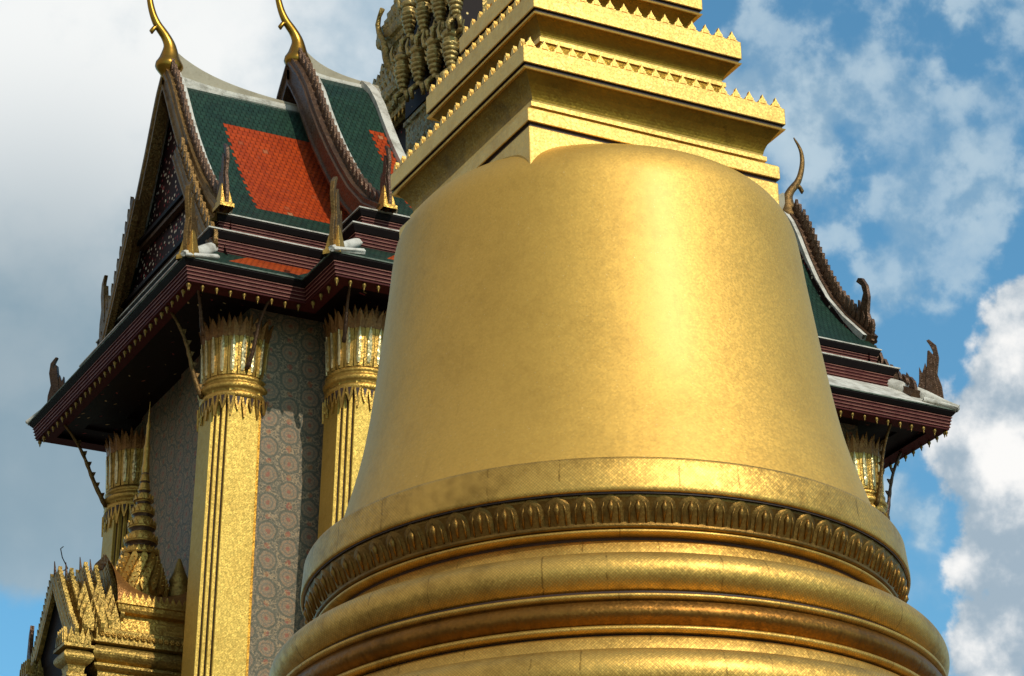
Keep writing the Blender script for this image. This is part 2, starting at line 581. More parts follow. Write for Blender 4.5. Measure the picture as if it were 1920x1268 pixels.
def smooth_prof(pts, sub=6):
    """Catmull-Rom through (r,z) points"""
    out = []
    for i in range(len(pts) - 1):
        p0, p1, p2, p3 = pts[max(i - 1, 0)], pts[i], pts[i + 1], pts[min(i + 2, len(pts) - 1)]
        for q in range(sub):
            t = q / sub
            out.append(tuple(.5 * ((2 * b_) + (-a + c) * t + (2 * a - 5 * b_ + 4 * c - d) * t * t + (-a + 3 * b_ - 3 * c + d) * t ** 3)
                             for a, b_, c, d in zip(p0, p1, p2, p3)))
    out.append(pts[-1])
    return out


bell_prof = [(4.62, 17.50), (4.44, 18.05), (4.30, 18.5), (4.16, 18.95), (4.03, 19.45), (3.93, 19.95), (3.84, 20.5), (3.75, 21.1), (3.66, 21.75),
             (3.57, 22.4), (3.51, 22.9), (3.44, 23.27), (3.28, 23.58), (3.02, 23.80), (2.7, 23.93), (2.4, 24.03), (1.8, 24.16), (1.0, 24.26), (.02, 24.3)]
lathe_part('bell', smooth_prof(bell_prof), 'bell')
lathe_part('mouth_band', [(4.50, 17.61), (4.82, 17.62), (4.87, 17.60), (4.895, 17.55), (4.94, 17.12), (4.94, 17.06), (4.925, 17.045), (4.55, 17.04)], 'band')
lathe_part('recess_ring', [(4.90, 17.045), (4.90, 17.015)], 'groove')
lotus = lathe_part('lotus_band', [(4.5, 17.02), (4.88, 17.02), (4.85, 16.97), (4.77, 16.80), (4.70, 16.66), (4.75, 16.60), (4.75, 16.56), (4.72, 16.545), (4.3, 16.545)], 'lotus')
# lotus petals, each a raised pointed leaf hanging under the mouth band
pb = MB()
NPET = 76
aw = 2 * PI / NPET
rows = []
for i in range(9):
    t = i / 8
    z = 17.01 - .41 * t
    rb = 4.71 + .14 * (1 - t) ** 1.2
    w = aw * .485 * (1 - .62 * max(0., (.30 - t) / .30) ** 2.2)
    row = []
    for j in range(9):
        q = j / 4 - 1
        rr = rb + .052 * (1 - q * q) ** .7 * (math.sin(PI * (.12 + .80 * t)) ** .7)
        a = q * w
        row.append((rr * math.cos(a), rr * math.sin(a), z))
    rows.append(row)
pb.grid(rows, smooth=True)
# raised centre bead
pb.tube([(4.85, 0, 16.95), (4.845, 0, 16.84), (4.755, 0, 16.64)], [.012, .05, .012], 8, side=Y)
for sy in (-1, 1):
    pb.tube([(4.84, sy * .085, 16.955), (4.815, sy * .125, 16.82), (4.73, sy * .125, 16.62)], [.01, .022, .016], 6, side=Y)
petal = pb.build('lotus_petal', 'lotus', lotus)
petal.matrix_parent_inverse = Matrix.Identity(4)
for i in range(NPET):
    m = Matrix.Translation((LC[0], LC[1], 0)) @ Matrix.Rotation(i * aw, 4, 'Z') @ Matrix.Translation((-.056 + random.uniform(-.006, .006), 0, random.uniform(-.006, .006)))
    if i == 0:
        petal.matrix_basis = m
    else:
        copy_part(petal, lotus, m)


def torus_prof(r0, zc, rb, rz, n=18, a0=-85, a1=85):
    return [(r0 + rb * math.cos(R(a0 + (a1 - a0) * i / n)), zc + rz * math.sin(R(a0 + (a1 - a0) * i / n))) for i in range(n + 1)]


def arc(r0, z0, r1, z1, bulge, n=8):
    """profile between two points bulging outward by bulge"""
    out = []
    for i in range(n + 1):
        t = i / n
        nx, nz = (z1 - z0), -(r1 - r0)
        L = math.hypot(nx, nz)
        d = bulge * 4 * t * (1 - t)
        out.append((r0 + (r1 - r0) * t + nx / L * d, z0 + (z1 - z0) * t + nz / L * d))
    return out


lathe_part('moulding_ring', [(4.3, 16.545)] + torus_prof(4.66, 16.50, .075, .045)[::-1] + [(4.3, 16.455)], 'band')
lathe_part('recess_ring', [(4.57, 16.46), (4.57, 16.40)], 'groove')
lathe_part('moulding_ring', [(4.4, 16.42), (4.56, 16.42), (4.60, 16.38), (4.645, 16.12), (4.67, 16.03)], 'band')
lathe_part('torus_ring', [(4.66, 16.05)] + torus_prof(4.98, 15.68, .46, .36, 24, -78, 85)[::-1] + [(4.9, 15.325)], 'band')
lathe_part('recess_ring', [(5.29, 15.375), (5.29, 15.29)], 'groove')
lathe_part('moulding_ring', [(5.1, 15.315), (5.38, 15.315), (5.40, 15.295), (5.385, 15.25), (5.30, 15.235)], 'band')
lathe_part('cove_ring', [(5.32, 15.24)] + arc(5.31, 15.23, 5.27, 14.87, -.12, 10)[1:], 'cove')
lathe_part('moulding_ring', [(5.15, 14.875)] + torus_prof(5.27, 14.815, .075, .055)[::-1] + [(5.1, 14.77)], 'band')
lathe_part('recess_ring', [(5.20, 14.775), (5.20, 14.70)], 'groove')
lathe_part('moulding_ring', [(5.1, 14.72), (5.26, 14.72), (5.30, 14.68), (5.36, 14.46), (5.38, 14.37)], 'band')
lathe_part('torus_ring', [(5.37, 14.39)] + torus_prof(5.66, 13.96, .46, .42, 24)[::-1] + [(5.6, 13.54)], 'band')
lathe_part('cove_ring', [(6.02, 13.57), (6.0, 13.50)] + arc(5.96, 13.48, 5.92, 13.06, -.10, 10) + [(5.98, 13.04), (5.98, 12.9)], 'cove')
lathe_part('torus_ring', [(5.8, 12.92)] + torus_prof(6.2, 12.35, .5, .45, 20)[::-1] + [(6.2, 11.9)], 'band')
lathe_part('base_drum', [(6.3, 11.95), (6.5, 11.6), (6.6, 10.4), (7.0, 10.3), (7.0, 9.4), (7.5, 9.3), (7.5, 7.9), (8.1, 7.8), (8.1, 6.0)], 'band')
b = MB()
b.loft(sq(9.2, LC), [(0, .01), (0, 1.2), (-.3, 1.25), (-.3, 3.2), (.1, 3.25), (.1, 3.7), (-.8, 3.75), (-.8, 6.0)], cap_top=True)
b.build('plinth', 'base', chedi, bevel=.04)

# square throne and its cornice tiers
b = MB()
b.loft(sq(2.37, SC), [(0, 22.2), (0, 24.06)], cap_top=True, cap_bot=True)
b.build('throne_block', 'tier', chedi, bevel=.025)
b = MB()
b.loft(sq(2.36, SC), [(-.02, 24.05), (-.02, 24.13)])
b.build('recess_course', 'groove', chedi)
b = MB()
b.loft(sq(2.40, SC), [(-.3, 24.12), (-.012, 24.12), (0, 24.135), (0, 24.36), (-.03, 24.39), (-.2, 24.40)], mis=[1, 0, 0, 0, 0])
b.build('architrave', ['tier', 'groove'], chedi, bevel=.02)


def cornice(h, z, d, hf, over, fil):
    """square cornice: fillet, deep cove, dark joint, fascia; z is the foot of the fascia, half width h at the fascia"""
    b = MB()
    zb = z - d
    pr = [(-over - .10, zb - .14), (-over - .02, zb - .14), (-over - .02, zb - .06), (-over - .08, zb - .05), (-over - .06, zb)]
    mi = [0, 0, 1, 0]
    n = 8
    for i in range(1, n + 1):
        t = i / n
        # S-shaped cyma: bulges out low, sweeps out at the top
        o = -over - .06 + (over - .02) * (t ** 1.5)
        pr.append((o, zb + (d - .08) * t))
        mi.append(1)
    pr += [(-.02, z - .10), (-.005, z - .075), (-.05, z - .06), (-.05, z)]
    mi += [0, 0, 2, 2]
    b.loft(sq(h, SC), pr, mis=mi)
    b.build('cornice_cove', ['tier', 'tiercove', 'groove'], chedi)
    b = MB()
    b.loft(sq(h, SC), [(-.3, z), (-.012, z), (.0, z + .015), (0, z + hf), (-.6, z + hf)], mis=[1, 0, 0, 0], cap_top=False)
    b.face([(x, y, z + hf) for x, y in sq(h - .6, SC)])
    return b.build('cornice_fascia', ['tier', 'groove'], chedi, bevel=.018)


M['tiercove'] = gold_mat('shaded_tier_cove_gold', base=(.34, .185, .022), dark=(.11, .058, .009), rough=.40, tess=.035, tilt=.09, stain=.7, bump=.12, metal=.9, streak=.4)  # tier gold darkened: shade under each fascia is in the colour

# one antefix leaf: little pointed lotus bud with a step at its foot
ab = MB()
lf = [(-.105, 0), (.105, 0), (.105, .03), (.07, .05), (.078, .08), (.046, .125), (.018, .17), (.0, .245), (-.018, .17), (-.046, .125), (-.078, .08), (-.07, .05), (-.105, .03)]
lf = [(a * 1.0, h * .80) for a, h in lf]
ab.prism(lf, .07, (Vector((0, 0, 0)), X, Z))
lf2 = [(-.055, .02), (.055, .02), (.042, .09), (.0, .18), (-.042, .09)]
lf2 = [(a, h * .80) for a, h in lf2]
ab.prism(lf2, .11, (Vector((0, 0, 0)), X, Z))


def antefix_row(tier, h, z, n, scale=1.):
    first = None
    for side in range(4):
        visible = side in (0, 3)
        if not visible:
            continue
        for i in range(n):
            t = -1 + 2 * (i + .5) / n
            loc = Vector((t * (h - .02), -(h - .07), 0))
            m = Matrix.Translation((SC[0], SC[1], z)) @ Matrix.Rotation(side * PI / 2, 4, 'Z') @ Matrix.Translation(loc) @ Matrix.Scale(scale, 4)
            if first is None:
                first = ab.build('antefix', 'tier', tier)
                first.parent = tier
                first.matrix_parent_inverse = Matrix.Identity(4)
                first.matrix_basis = m
            else:
                copy_part(first, tier, m)
    # the two sides turned away from the viewer as one piece
    bb = MB()
    for side in (1, 2):
        for i in range(n):
            t = -1 + 2 * (i + .5) / n
            m = Matrix.Translation((SC[0], SC[1], z)) @ Matrix.Rotation(side * PI / 2, 4, 'Z') @ Matrix.Translation((t * (h - .02), -(h - .07), 0)) @ Matrix.Scale(scale, 4)
            k0 = MB()
            k0.prism(lf, .07, (Vector((0, 0, 0)), X, Z))
            k0.xform(lambda p: m @ p)
            for f in k0.f:
                bb.face([k0.v[q] for q in f])
    o = bb.build('antefix_row', 'tier', tier)
    o['kind'] = 'stuff'


t1 = cornice(2.51, 25.13, .48, .32, .24, .1)
antefix_row(t1, 2.51, 25.45, 19)
b = MB()
b.loft(sq(1.84, SC), [(0, 25.44), (0, 25.9), (-.06, 25.92), (-.06, 26.1)], mi=0)
b.build('throne_neck', 'tiercove', chedi)  # dark gold carries the shade behind the antefixes
t2 = cornice(2.03, 26.54, .34, .35, .20, .1)
antefix_row(t2, 2.03, 26.89, 15)
b = MB()
b.loft(sq(1.42, SC), [(0, 26.88), (0, 27.2)])
b.build('throne_neck', 'tiercove', chedi)
t3 = cornice(1.58, 27.65, .34, .32, .18, .1)
antefix_row(t3, 1.58, 27.97, 11, .9)
b = MB()
b.loft(sq(1.05, SC), [(0, 27.96), (0, 28.4), (.15, 28.5), (.15, 28.8)], cap_top=True)
b.build('throne_neck', 'tier', chedi)
# ringed spire above
pr = [(.9, 28.8)]
z, r_ = 28.8, .95
for i in range(16):
    h = .42 - i * .012
    pr += [(r_, z + h * .1), (r_ + .05, z + h * .45), (r_ - .02, z + h * .85), (r_ - .08, z + h * .95)]
    z += h
    r_ -= .05
pr += [(.16, z + .1), (.2, z + .5), (.06, z + 2.6), (.02, z + 4)]
b = MB()
b.lathe(pr, SC, 48)
b.build('ringed_spire', 'band', chedi)
# ------------------------------------------------------------------ the temple building
CX, CY = 16.8, 34.93
temple = thing('temple_building', 'temple hall with orange and green tiled gables, maroon eaves and gilded columns', 'temple', (CX, CY, 0))
EAVE = [(4.0, 29.03), (7.55, 29.03), (7.55, 27.03), (23, 27.03), (23, 29.03), (29.6, 29.03), (29.6, 41.7), (23, 41.7), (23, 43.7), (7.55, 43.7), (7.55, 41.7), (4.0, 41.7)]

b = MB()
b.loft(rect(2.5, 26.2, 31, 43.6), [(2.5, .01), (2.5, 6), (1.6, 6.1), (1.6, 11), (1.2, 11.1), (1.2, 15), (.6, 15.1), (.6, 20.5), (.2, 20.6), (.2, 22)], cap_top=True)
b.build('stone_podium', 'base', temple)
b = MB()
WALL = [(6.5, 30.5), (9.2, 30.5), (9.2, 29.3), (22, 29.3), (22, 30.5), (27.1, 30.5), (27.1, 40.4), (22, 40.4), (22, 41.6), (9.2, 41.6), (9.2, 40.4), (6.7, 40.4), (6.7, 36), (6.6, 36)]
b.loft(WALL, [(0, 22), (0, 38.2)])
b.build('mosaic_wall', 'wall', temple)


def moulded(o0, z0, o1, z1, n):
    """n stacked lacquer boards, each with a thin pale lip, leaning out from (o0,z0) to (o1,z1)"""
    pr, mi = [], []
    for i in range(n):
        a, c = i / n, (i + 1) / n
        oa, za = o0 + (o1 - o0) * a, z0 + (z1 - z0) * a
        ob, zb = o0 + (o1 - o0) * c, z0 + (z1 - z0) * c
        h = zb - za
        pr += [(oa, za), (oa, za + h * .62), (ob + .015, za + h * .66), (ob + .015, za + h * .93), (ob, zb)]
        mi += [0, 0, 1, 0, 0]
    return pr, mi[:-1]


def eave_course(name, o0, z0, o1, z1, n, lip, lipz, parent, lipmat='white'):
    pr, mi = moulded(o0, z0, o1, z1, n)
    b = MB()
    b.loft(EAVE, [(o0 - .5, z0)] + pr, mis=[0] + mi)
    b.build(name, ['maroon', 'fillet'], parent)
    b = MB()
    b.loft(EAVE, [(o1 - .02, z1), (o1 + .02, z1 + .03), (lip - .03, lipz - .08), (lip - .03, lipz - .06)])
    b.build('eave_board', 'black', parent)
    b = MB()
    b.loft(EAVE, [(lip - .2, lipz - .04), (lip, lipz - .04), (lip, lipz), (lip - .2, lipz + .02)])
    b.build('eave_lip', lipmat, parent)


eave_course('eave_cornice', -.04, 36.36, .04, 36.78, 4, .18, 37.0, temple, 'palegreen')
eave_course('eave_cornice', -1.20, 38.02, -1.14, 38.42, 4, -1.0, 38.70, temple, 'white')
b = MB()
b.loft(EAVE, [(-1.0, 38.70), (-1.55, 38.86)])
b.build('eave_ledge', 'green', temple)
eave_course('eave_cornice', -1.56, 38.84, -1.50, 39.18, 4, -1.38, 39.43, temple, 'white')
# soffit
b = MB()
b.loft(EAVE, [(-3.2, 36.86), (-2.2, 36.76), (-2.2, 36.66), (-1.2, 36.60), (-1.2, 36.52), (-.3, 36.48), (-.3, 36.40), (-.06, 36.37)])
b.build('soffit', 'soffit', temple)
# ceiling plate so that no light falls through the roof space
b = MB()
b.loft(EAVE, [(-1.9, 38.95)], cap_top=False)
b = MB()
b.face([(x, y, 38.9) for x, y in rect(6.0, 31.0, 27.6, 38.9)])
b.build('ceiling', 'black', temple)

# skirt roof with an orange panel set in a green border
def skirt():
    b = MB()
    n = len(EAVE)
    P = [Vector(p) for p in EAVE]
    nor = []
    for i in range(n):
        e = (P[(i + 1) % n] - P[i]).normalized()
        nor.append(Vector((e.y, -e.x)))
    OA, ZA, OB, ZB = .16, 37.0, -1.22, 38.06

    def pt(i, o, z):
        q = P[i] + (nor[i] + nor[i - 1]) * o
        return Vector((q.x, q.y, z))
    sl = math.hypot(OB - OA, ZB - ZA)
    for i in range(n):
        j = (i + 1) % n
        a0, a1, b0, b1 = pt(i, OA, ZA), pt(j, OA, ZA), pt(i, OB, ZB), pt(j, OB, ZB)
        L = (P[j] - P[i]).length
        e = (P[j] - P[i]).normalized()
        us = [0, min(1.5, L * .3) / L, 1 - min(1.2, L * .1) / L, 1]
        ts = [0, .30, 1.0]
        for ui in range(3):
            for ti in range(2):
                def q(u, t):
                    return (a0 * (1 - u) + a1 * u) * (1 - t) + (b0 * (1 - u) + b1 * u) * t
                c = [q(us[ui], ts[ti]), q(us[ui + 1], ts[ti]), q(us[ui + 1], ts[ti + 1]), q(us[ui], ts[ti + 1])]
                uv = [(p.x * e.x + p.y * e.y, t * sl) for p, t in zip(c, (ts[ti], ts[ti], ts[ti + 1], ts[ti + 1]))]
                b.face(c, 2 if i == 4 else 1 if (ui == 1 and ti == 1 and L > 3) else 0, uv)
    return b


sk = skirt().build('skirt_roof', ['green', 'orange', 'white'], temple)


def corner_pt(cx_, cy_, sx, sy, o, z):
    return Vector((cx_ + sx * o, cy_ + sy * o, z))


# white plastered hips of the skirt roof
for (px, py, sx, sy) in ((4.0, 29.03, -1, -1), (7.55, 27.03, -1, -1), (29.6, 29.03, 1, -1), (4.0, 41.7, -1, 1), (29.6, 41.7, 1, 1)):
    b = MB()
    pts = [corner_pt(px, py, sx, sy, o, z) for o, z in ((.20, 37.03), (-.1, 37.22), (-.5, 37.54), (-.9, 37.86), (-1.3, 38.2), (-1.6, 38.42))]
    hs = 1.45 if px > CX else 1.0
    b.xform(lambda p: p)
    b.tube(pts, [.07 * hs, .12 * hs, .15 * hs, .16 * hs, .14 * hs, .10], 12, flat=1.15, side=Z)
    # plaster saddle returning along the eave
    ex = Vector((-sx, 0, 0))
    b.tube([pts[0] + ex * .05, pts[0] + ex * .5 + Z * .05, pts[1] + ex * .8 + Z * .05], [.07, .08, .10], 10, side=Z)
    b.v = [tuple(Vector(v) + Vector((random.uniform(-.035, .035), random.uniform(-.035, .035), random.uniform(-.03, .03)))) for v in b.v]
    hr = b.build('hip_ridge', 'white', sk, merge=False)
    md = hr.modifiers.new('soften', 'SUBSURF')
    md.levels = md.render_levels = 2

# hanging lotus-bud pendants under the eaves
pd = MB()
pd.lathe([(.012, 0), (.012, -.05), (.055, -.08), (.07, -.14), (.055, -.19), (.022, -.235), (.03, -.26), (.004, -.33)][::-1], n=10)
first = None
EDG = [((4.0, 41.55), (4.0, 29.2), 31), ((4.1, 29.03), (7.4, 29.03), 9), ((7.55, 28.8), (7.55, 27.2), 4), ((7.65, 27.03), (12.3, 27.03), 12), ((22.9, 29.03), (29.5, 29.03), 16), ((29.6, 29.2), (29.6, 40.7), 28)]
for (p, q, n) in EDG:
    d = (Vector(q) - Vector(p)).normalized()
    inn = Vector((-d.y, d.x)) * .13
    for i in range(n):
        t = i / (n - 1)
        l = Vector(p).lerp(Vector(q), t) + inn * (1 if True else 0)
        m = Matrix.Translation((l.x, l.y, 36.40)) @ Matrix.Rotation(random.uniform(-.12, .12), 4, 'X') @ Matrix.Scale(random.uniform(.76, .92), 4)
        if first is None:
            first = pd.build('eave_pendant', 'giltolive', temple)
            first.matrix_parent_inverse = Matrix.Identity(4)
            first.matrix_basis = Matrix.Translation((-CX, -CY, 0)) @ m
        else:
            copy_part(first, temple, m)

# ---------------------------------------------------------------- roofs
PROF1 = [(4.5, 39.43), (3.95, 40.0), (3.15, 41.0), (2.45, 42.0), (1.83, 43.0), (1.27, 44.0), (.77, 45.0), (.45, 45.6), (.12, 45.98)]
PROF3 = [(4.52, 39.43), (3.9, 40.0), (2.95, 41.0), (2.15, 42.0), (1.58, 43.0), (1.12, 44.0), (.72, 45.0), (.42, 45.6), (.12, 45.98)]
PROF2 = [(6.35, 39.43), (5.5, 40.0), (4.5, 41.0), (3.72, 42.0), (3.0, 43.0), (2.35, 44.0), (1.78, 45.0), (1.25, 46.0), (.7, 46.8), (.12, 47.35)]


def interp(prof, z):
    for (a, za), (b_, zb) in zip(prof, prof[1:]):
        if za <= z <= zb:
            return a + (b_ - a) * (z - za) / (zb - za)
    return prof[0][0] if z < prof[0][1] else prof[-1][0]


def gable_roof(name, prof, x0, x1, panel, mats, parent, sides=(-1, 1)):
    """panel: (xa, xb, za, zb) filled with material 1"""
    xa, xb, za, zb = panel
    zs = sorted(set([p[1] for p in prof] + [za, zb]))
    xs = [x0, x1]
    arc_, acc_ = {}, 0.
    for i in range(len(zs)):
        if i:
            acc_ += math.hypot(interp(prof, zs[i]) - interp(prof, zs[i - 1]), zs[i] - zs[i - 1])
        arc_[zs[i]] = acc_
    mk = 'tiles_%d' % len(M)
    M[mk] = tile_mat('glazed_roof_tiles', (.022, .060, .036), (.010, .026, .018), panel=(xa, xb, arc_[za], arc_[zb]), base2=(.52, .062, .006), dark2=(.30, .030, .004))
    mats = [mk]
    b = MB()
    for s in sides:
        v = 0.
        for i in range(len(zs) - 1):
            d0, d1 = interp(prof, zs[i]), interp(prof, zs[i + 1])
            h = math.hypot(d1 - d0, zs[i + 1] - zs[i])
            for j in range(len(xs) - 1):
                c = [(xs[j], CY + s * d0, zs[i]), (xs[j + 1], CY + s * d0, zs[i]), (xs[j + 1], CY + s * d1, zs[i + 1]), (xs[j], CY + s * d1, zs[i + 1])]
                xm, zm = (xs[j] + xs[j + 1]) / 2, (zs[i] + zs[i + 1]) / 2
                mi = 0
                b.face(c, mi, [(xs[j], v), (xs[j + 1], v), (xs[j + 1], v + h), (xs[j], v + h)], smooth=True)
            v += h
    return b.build(name, mats, parent)


r1 = gable_roof('tiled_roof', PROF1, 5.5, 11.0, (6.95, 11.5, 40.1, 44.35), ['green', 'orange'], temple)
r2 = gable_roof('tiled_roof', PROF2, 9.75, 12.2, (11.45, 11.95, 40.2, 44.8), ['green', 'orange'], temple)
r3 = gable_roof('tiled_roof', PROF3, 22.6, 28.1, (22, 24.6, 40.1, 44.35), ['green', 'orange'], temple)
r4 = gable_roof('tiled_roof', PROF2, 21.4, 23.85, (21, 22.3, 40.2, 45.0), ['green', 'orange'], temple)


r5 = gable_roof('tiled_roof', PROF2[:5], 12.2, 21.4, (13.5, 20.1, 40.2, 42.6), ['green', 'orange'], temple)


def ridge_cap(roof, xs, zt, zb):
    """white plaster mouldings along the ridge and a swooping beige crest above"""
    b = MB()
    sec = [(-.30, -.34), (-.30, -.20), (-.24, -.17), (-.26, -.06), (-.20, -.03), (-.20, .06), (-.13, .09)]
    sec = sec + [(-a, h) for a, h in reversed(sec)]
    rows = [[(x, CY + a, zb + h + .25 * max(0, t - zb - .45)) for a, h in sec] for x, t in zip(xs, zt)]
    b.grid(rows, smooth=False)
    b.face(rows[0])
    b.face(rows[-1])
    rc = b.build('ridge_cap', 'white', roof)
    b = MB()
    rows = [[(x, CY + a, max(t - h, zb)) for a, h in ((-.12, 9), (-.12, .08), (-.05, 0), (.05, 0), (.12, .08), (.12, 9))] for x, t in zip(xs, zt)]
    b.grid(rows, smooth=False)
    b.face(rows[0])
    b.face(rows[-1])
    b.build('ridge_crest', 'crest', rc)
    return rc


def swoop(n, x0, x1, z0, hi):
    xs = [x0 + (x1 - x0) * i / n for i in range(n + 1)]
    return xs, [z0 + hi * math.exp(-3.6 * i / n) for i in range(n + 1)]


xs, zt = swoop(16, 5.7, 10.6, 46.16, .95)
ridge_cap(r1, xs, zt, 45.98)
xs, zt = swoop(12, 9.95, 12.6, 47.55, .8)
ridge_cap(r2, xs, zt, 47.32)
xs, zt = swoop(16, 27.9, 23.0, 46.16, .95)
ridge_cap(r3, xs, zt, 45.98)
xs, zt = swoop(12, 23.65, 21.0, 47.55, .8)
ridge_cap(r4, xs, zt, 47.32)


def curve_pts(prof, n):
    """evenly spaced points (dy,z) from the foot to the top of a roof profile"""
    P = [Vector((a, z)) for a, z in prof]
    L = [0]
    for a, c in zip(P, P[1:]):
        L.append(L[-1] + (c - a).length)
    out = []
    for i in range(n + 1):
        d = L[-1] * i / n
        for k in range(len(P) - 1):
            if L[k] <= d <= L[k + 1] + 1e-6:
                out.append(P[k].lerp(P[k + 1], (d - L[k]) / (L[k + 1] - L[k])))
                break
    return out


def bargeboard(prof, x, side, out, mat, parent, width=.5, thick=.32, teeth=24, tooth=.34, name='bargeboard', trim='giltdark', verge=None):
    """raking board on the gable edge with a row of flame-shaped crockets; out = -1/+1 direction the gable faces"""
    C_ = curve_pts(prof, 48)
    N_ = []
    for i in range(len(C_)):
        t = (C_[min(i + 1, len(C_) - 1)] - C_[max(i - 1, 0)]).normalized()
        N_.append(Vector((t.y, -t.x)) if True else None)   # outward = +dy,+z
    for i in range(len(N_)):
        if N_[i].x < 0:
            N_[i] = -N_[i]

    def P(i, o, dx):
        q = C_[i] + N_[i] * o
        return Vector((x + out * dx, CY + side * max(q.x, 0.0), q.y))
    b = MB()
    sec = [(.14, -thick * .5), (.14, thick * .5), (.02, thick * .5), (-.02, thick * .62), (-.10, thick * .62), (-.14, thick * .45), (-width + .1, thick * .45), (-width + .06, thick * .6), (-width, thick * .6), (-width, -thick * .5)]
    rows = [[P(i, o, dx) for o, dx in sec] for i in range(len(C_))]
    b.grid(rows, closed=True, smooth=False)
    b.face(rows[0])
    b.face(rows[-1])
    bd = b.build(name, mat, parent)
    # crockets
    b = MB()
    C2 = curve_pts(prof, teeth)
    for i in range(teeth):
        p, q = C2[i], C2[i + 1]
        t = (q - p)
        L = t.length
        t.normalize()
        nn = Vector((t.y, -t.x))
        if nn.x < 0:
            nn = -nn
        up = t
        m = p + t * (L * .5) + nn * .13
        ol = [m - t * L * .46, m - t * L * .30 + nn * tooth * .35, m + t * L * .05 + nn * tooth * .75, m + t * L * .62 + nn * tooth, m + t * L * .34 + nn * tooth * .45, m + t * L * .40]
        A, B = Vector((0, side, 0)), Z
        b.prism([(v.x, v.y) for v in ol], .11, (Vector((x, CY, 0)), A, B))
    b.build('leaf_crockets', trim, bd)
    if verge:
        b = MB()
        rows = [[P(i, o, dx) for o, dx in ((-.10, -thick * .5 - .01), (.10, -thick * .5 - .01), (.10, -thick * .5 - .16), (-.10, -thick * .5 - .16))] for i in range(len(C_))]
        b.grid(rows, closed=True, smooth=False)
        b.build('verge_strip', verge, bd)
    return bd


BP1 = [(4.62, 39.5), (4.0, 40.12), (3.2, 41.1), (2.5, 42.1), (1.88, 43.1), (1.32, 44.1), (.82, 45.1), (.48, 45.75), (.03, 46.35)]
BP3 = [(4.1, 39.95), (3.9, 40.16), (3.0, 41.1), (2.2, 42.1), (1.63, 43.1), (1.17, 44.1), (.77, 45.1), (.45, 45.75), (.03, 46.35)]
BP2 = [(6.45, 39.5), (5.55, 40.1), (4.55, 41.1), (3.77, 42.1), (3.05, 43.1), (2.4, 44.1), (1.82, 45.1), (1.3, 46.1), (.72, 46.95), (.03, 47.75)]
BPL = [(4.8, 38.1), (4.1, 38.95), (3.45, 39.9), (2.85, 40.85), (2.3, 41.75), (1.75, 42.7)]
BPR = [(5.5, 37.55), (4.6, 38.15), (3.8, 38.95), (3.1, 39.9), (2.55, 40.85), (2.15, 41.75)]
for s in (-1, 1):
    bargeboard(BP1, 5.5, s, -1, 'gilt', r1, verge='white', width=.42, thick=.34, teeth=22, tooth=.3)
    bargeboard(BPL, 5.22, s, -1, 'gilt', r1, width=.30, thick=.18, teeth=14, trim='gilt', tooth=.3)
    bargeboard(BP2, 9.75, s, -1, 'giltdark', r2, width=.6, thick=.5, teeth=26, trim='giltdark', verge='white')
    bargeboard(BP3, 28.15, s, 1, 'giltdark', r3, verge='white', width=.36, thick=.4, teeth=24, tooth=.44)
    bargeboard(BPR, 28.65, s, 1, 'giltdark', r3, width=.5, thick=.3, teeth=12)
    # plain white verge where the upper roof stops short of the tower
    b = MB()
    C_ = curve_pts(PROF2[1:], 30)
    rows = [[Vector((x_, CY + s * c.x + s * o, c.y + h)) for x_, o, h in ((11.95, 0, -.05), (11.95, .05, .2), (12.25, .05, .2), (12.25, 0, -.05))] for c in C_]
    b.grid(rows, closed=True, smooth=False)
    b.build('verge_strip', 'white', r2)


def pediment(x, prof, mat, roof, bars, zlow):
    b = MB()
    pts = [(x, CY - max(a - .05, .02), z) for a, z in prof if z > zlow]
    pts2 = [(x, CY + max(a - .05, .02), z) for a, z in reversed(prof) if z > zlow]
    d = interp(prof, zlow)
    allp = [(x, CY - d, zlow)] + pts + pts2 + [(x, CY + d, zlow)]
    b.face(allp, uv=[(p[1], p[2]) for p in allp])
    pe = b.build('pediment', mat, roof)
    s = 1 if x > CX else -1
    for zb in bars:
        w = interp(prof, zb) - .3
        k0 = MB()
        k0.box((x + s * .16, CY, zb), (.3, 2 * w, .14))  # black colour stands for the shadow of a pediment cornice
        k0.box((x + s * .12, CY, zb - .14), (.2, 2 * w, .14), 1)
        k0.build('pediment_shade_bar', ['black', 'giltdark'], pe, bevel=.015)
    return pe


pediment(5.85, PROF1, 'pedi', r1, (41.55, 39.95), 38.9)
b = MB()
b.face([(5.55, CY - 5.3, 37.3), (5.55, CY + 5.3, 37.3), (5.55, CY + 4.0, 39.6), (5.55, CY - 4.0, 39.6)], uv=[(0, 0), (10.6, 0), (9.3, 2.3), (1.3, 2.3)])
b.build('lower_pediment', 'pedi', r1)
pediment(10.1, PROF2, 'soffit', r2, (44.6,), 42.5)
pediment(27.75, PROF1, 'pedi', r3, (41.5,), 38.9)

# ---------------------------------------------------------------- roof finials
CH = [(-.04, -.05, .05), (-.04, .13, .09), (-.08, .38, .22), (-.09, .68, .36), (-.10, .98, .26), (-.09, 1.41, .16), (.04, 1.70, .127), (.20, 1.91, .119), (.33, 2.08, .11), (.46, 2.34, .095), (.56, 2.66, .085),
      (.62, 3.0, .075), (.60, 3.35, .062), (.50, 3.6, .048), (.40, 3.75, .036), (.33, 3.86, .02)]


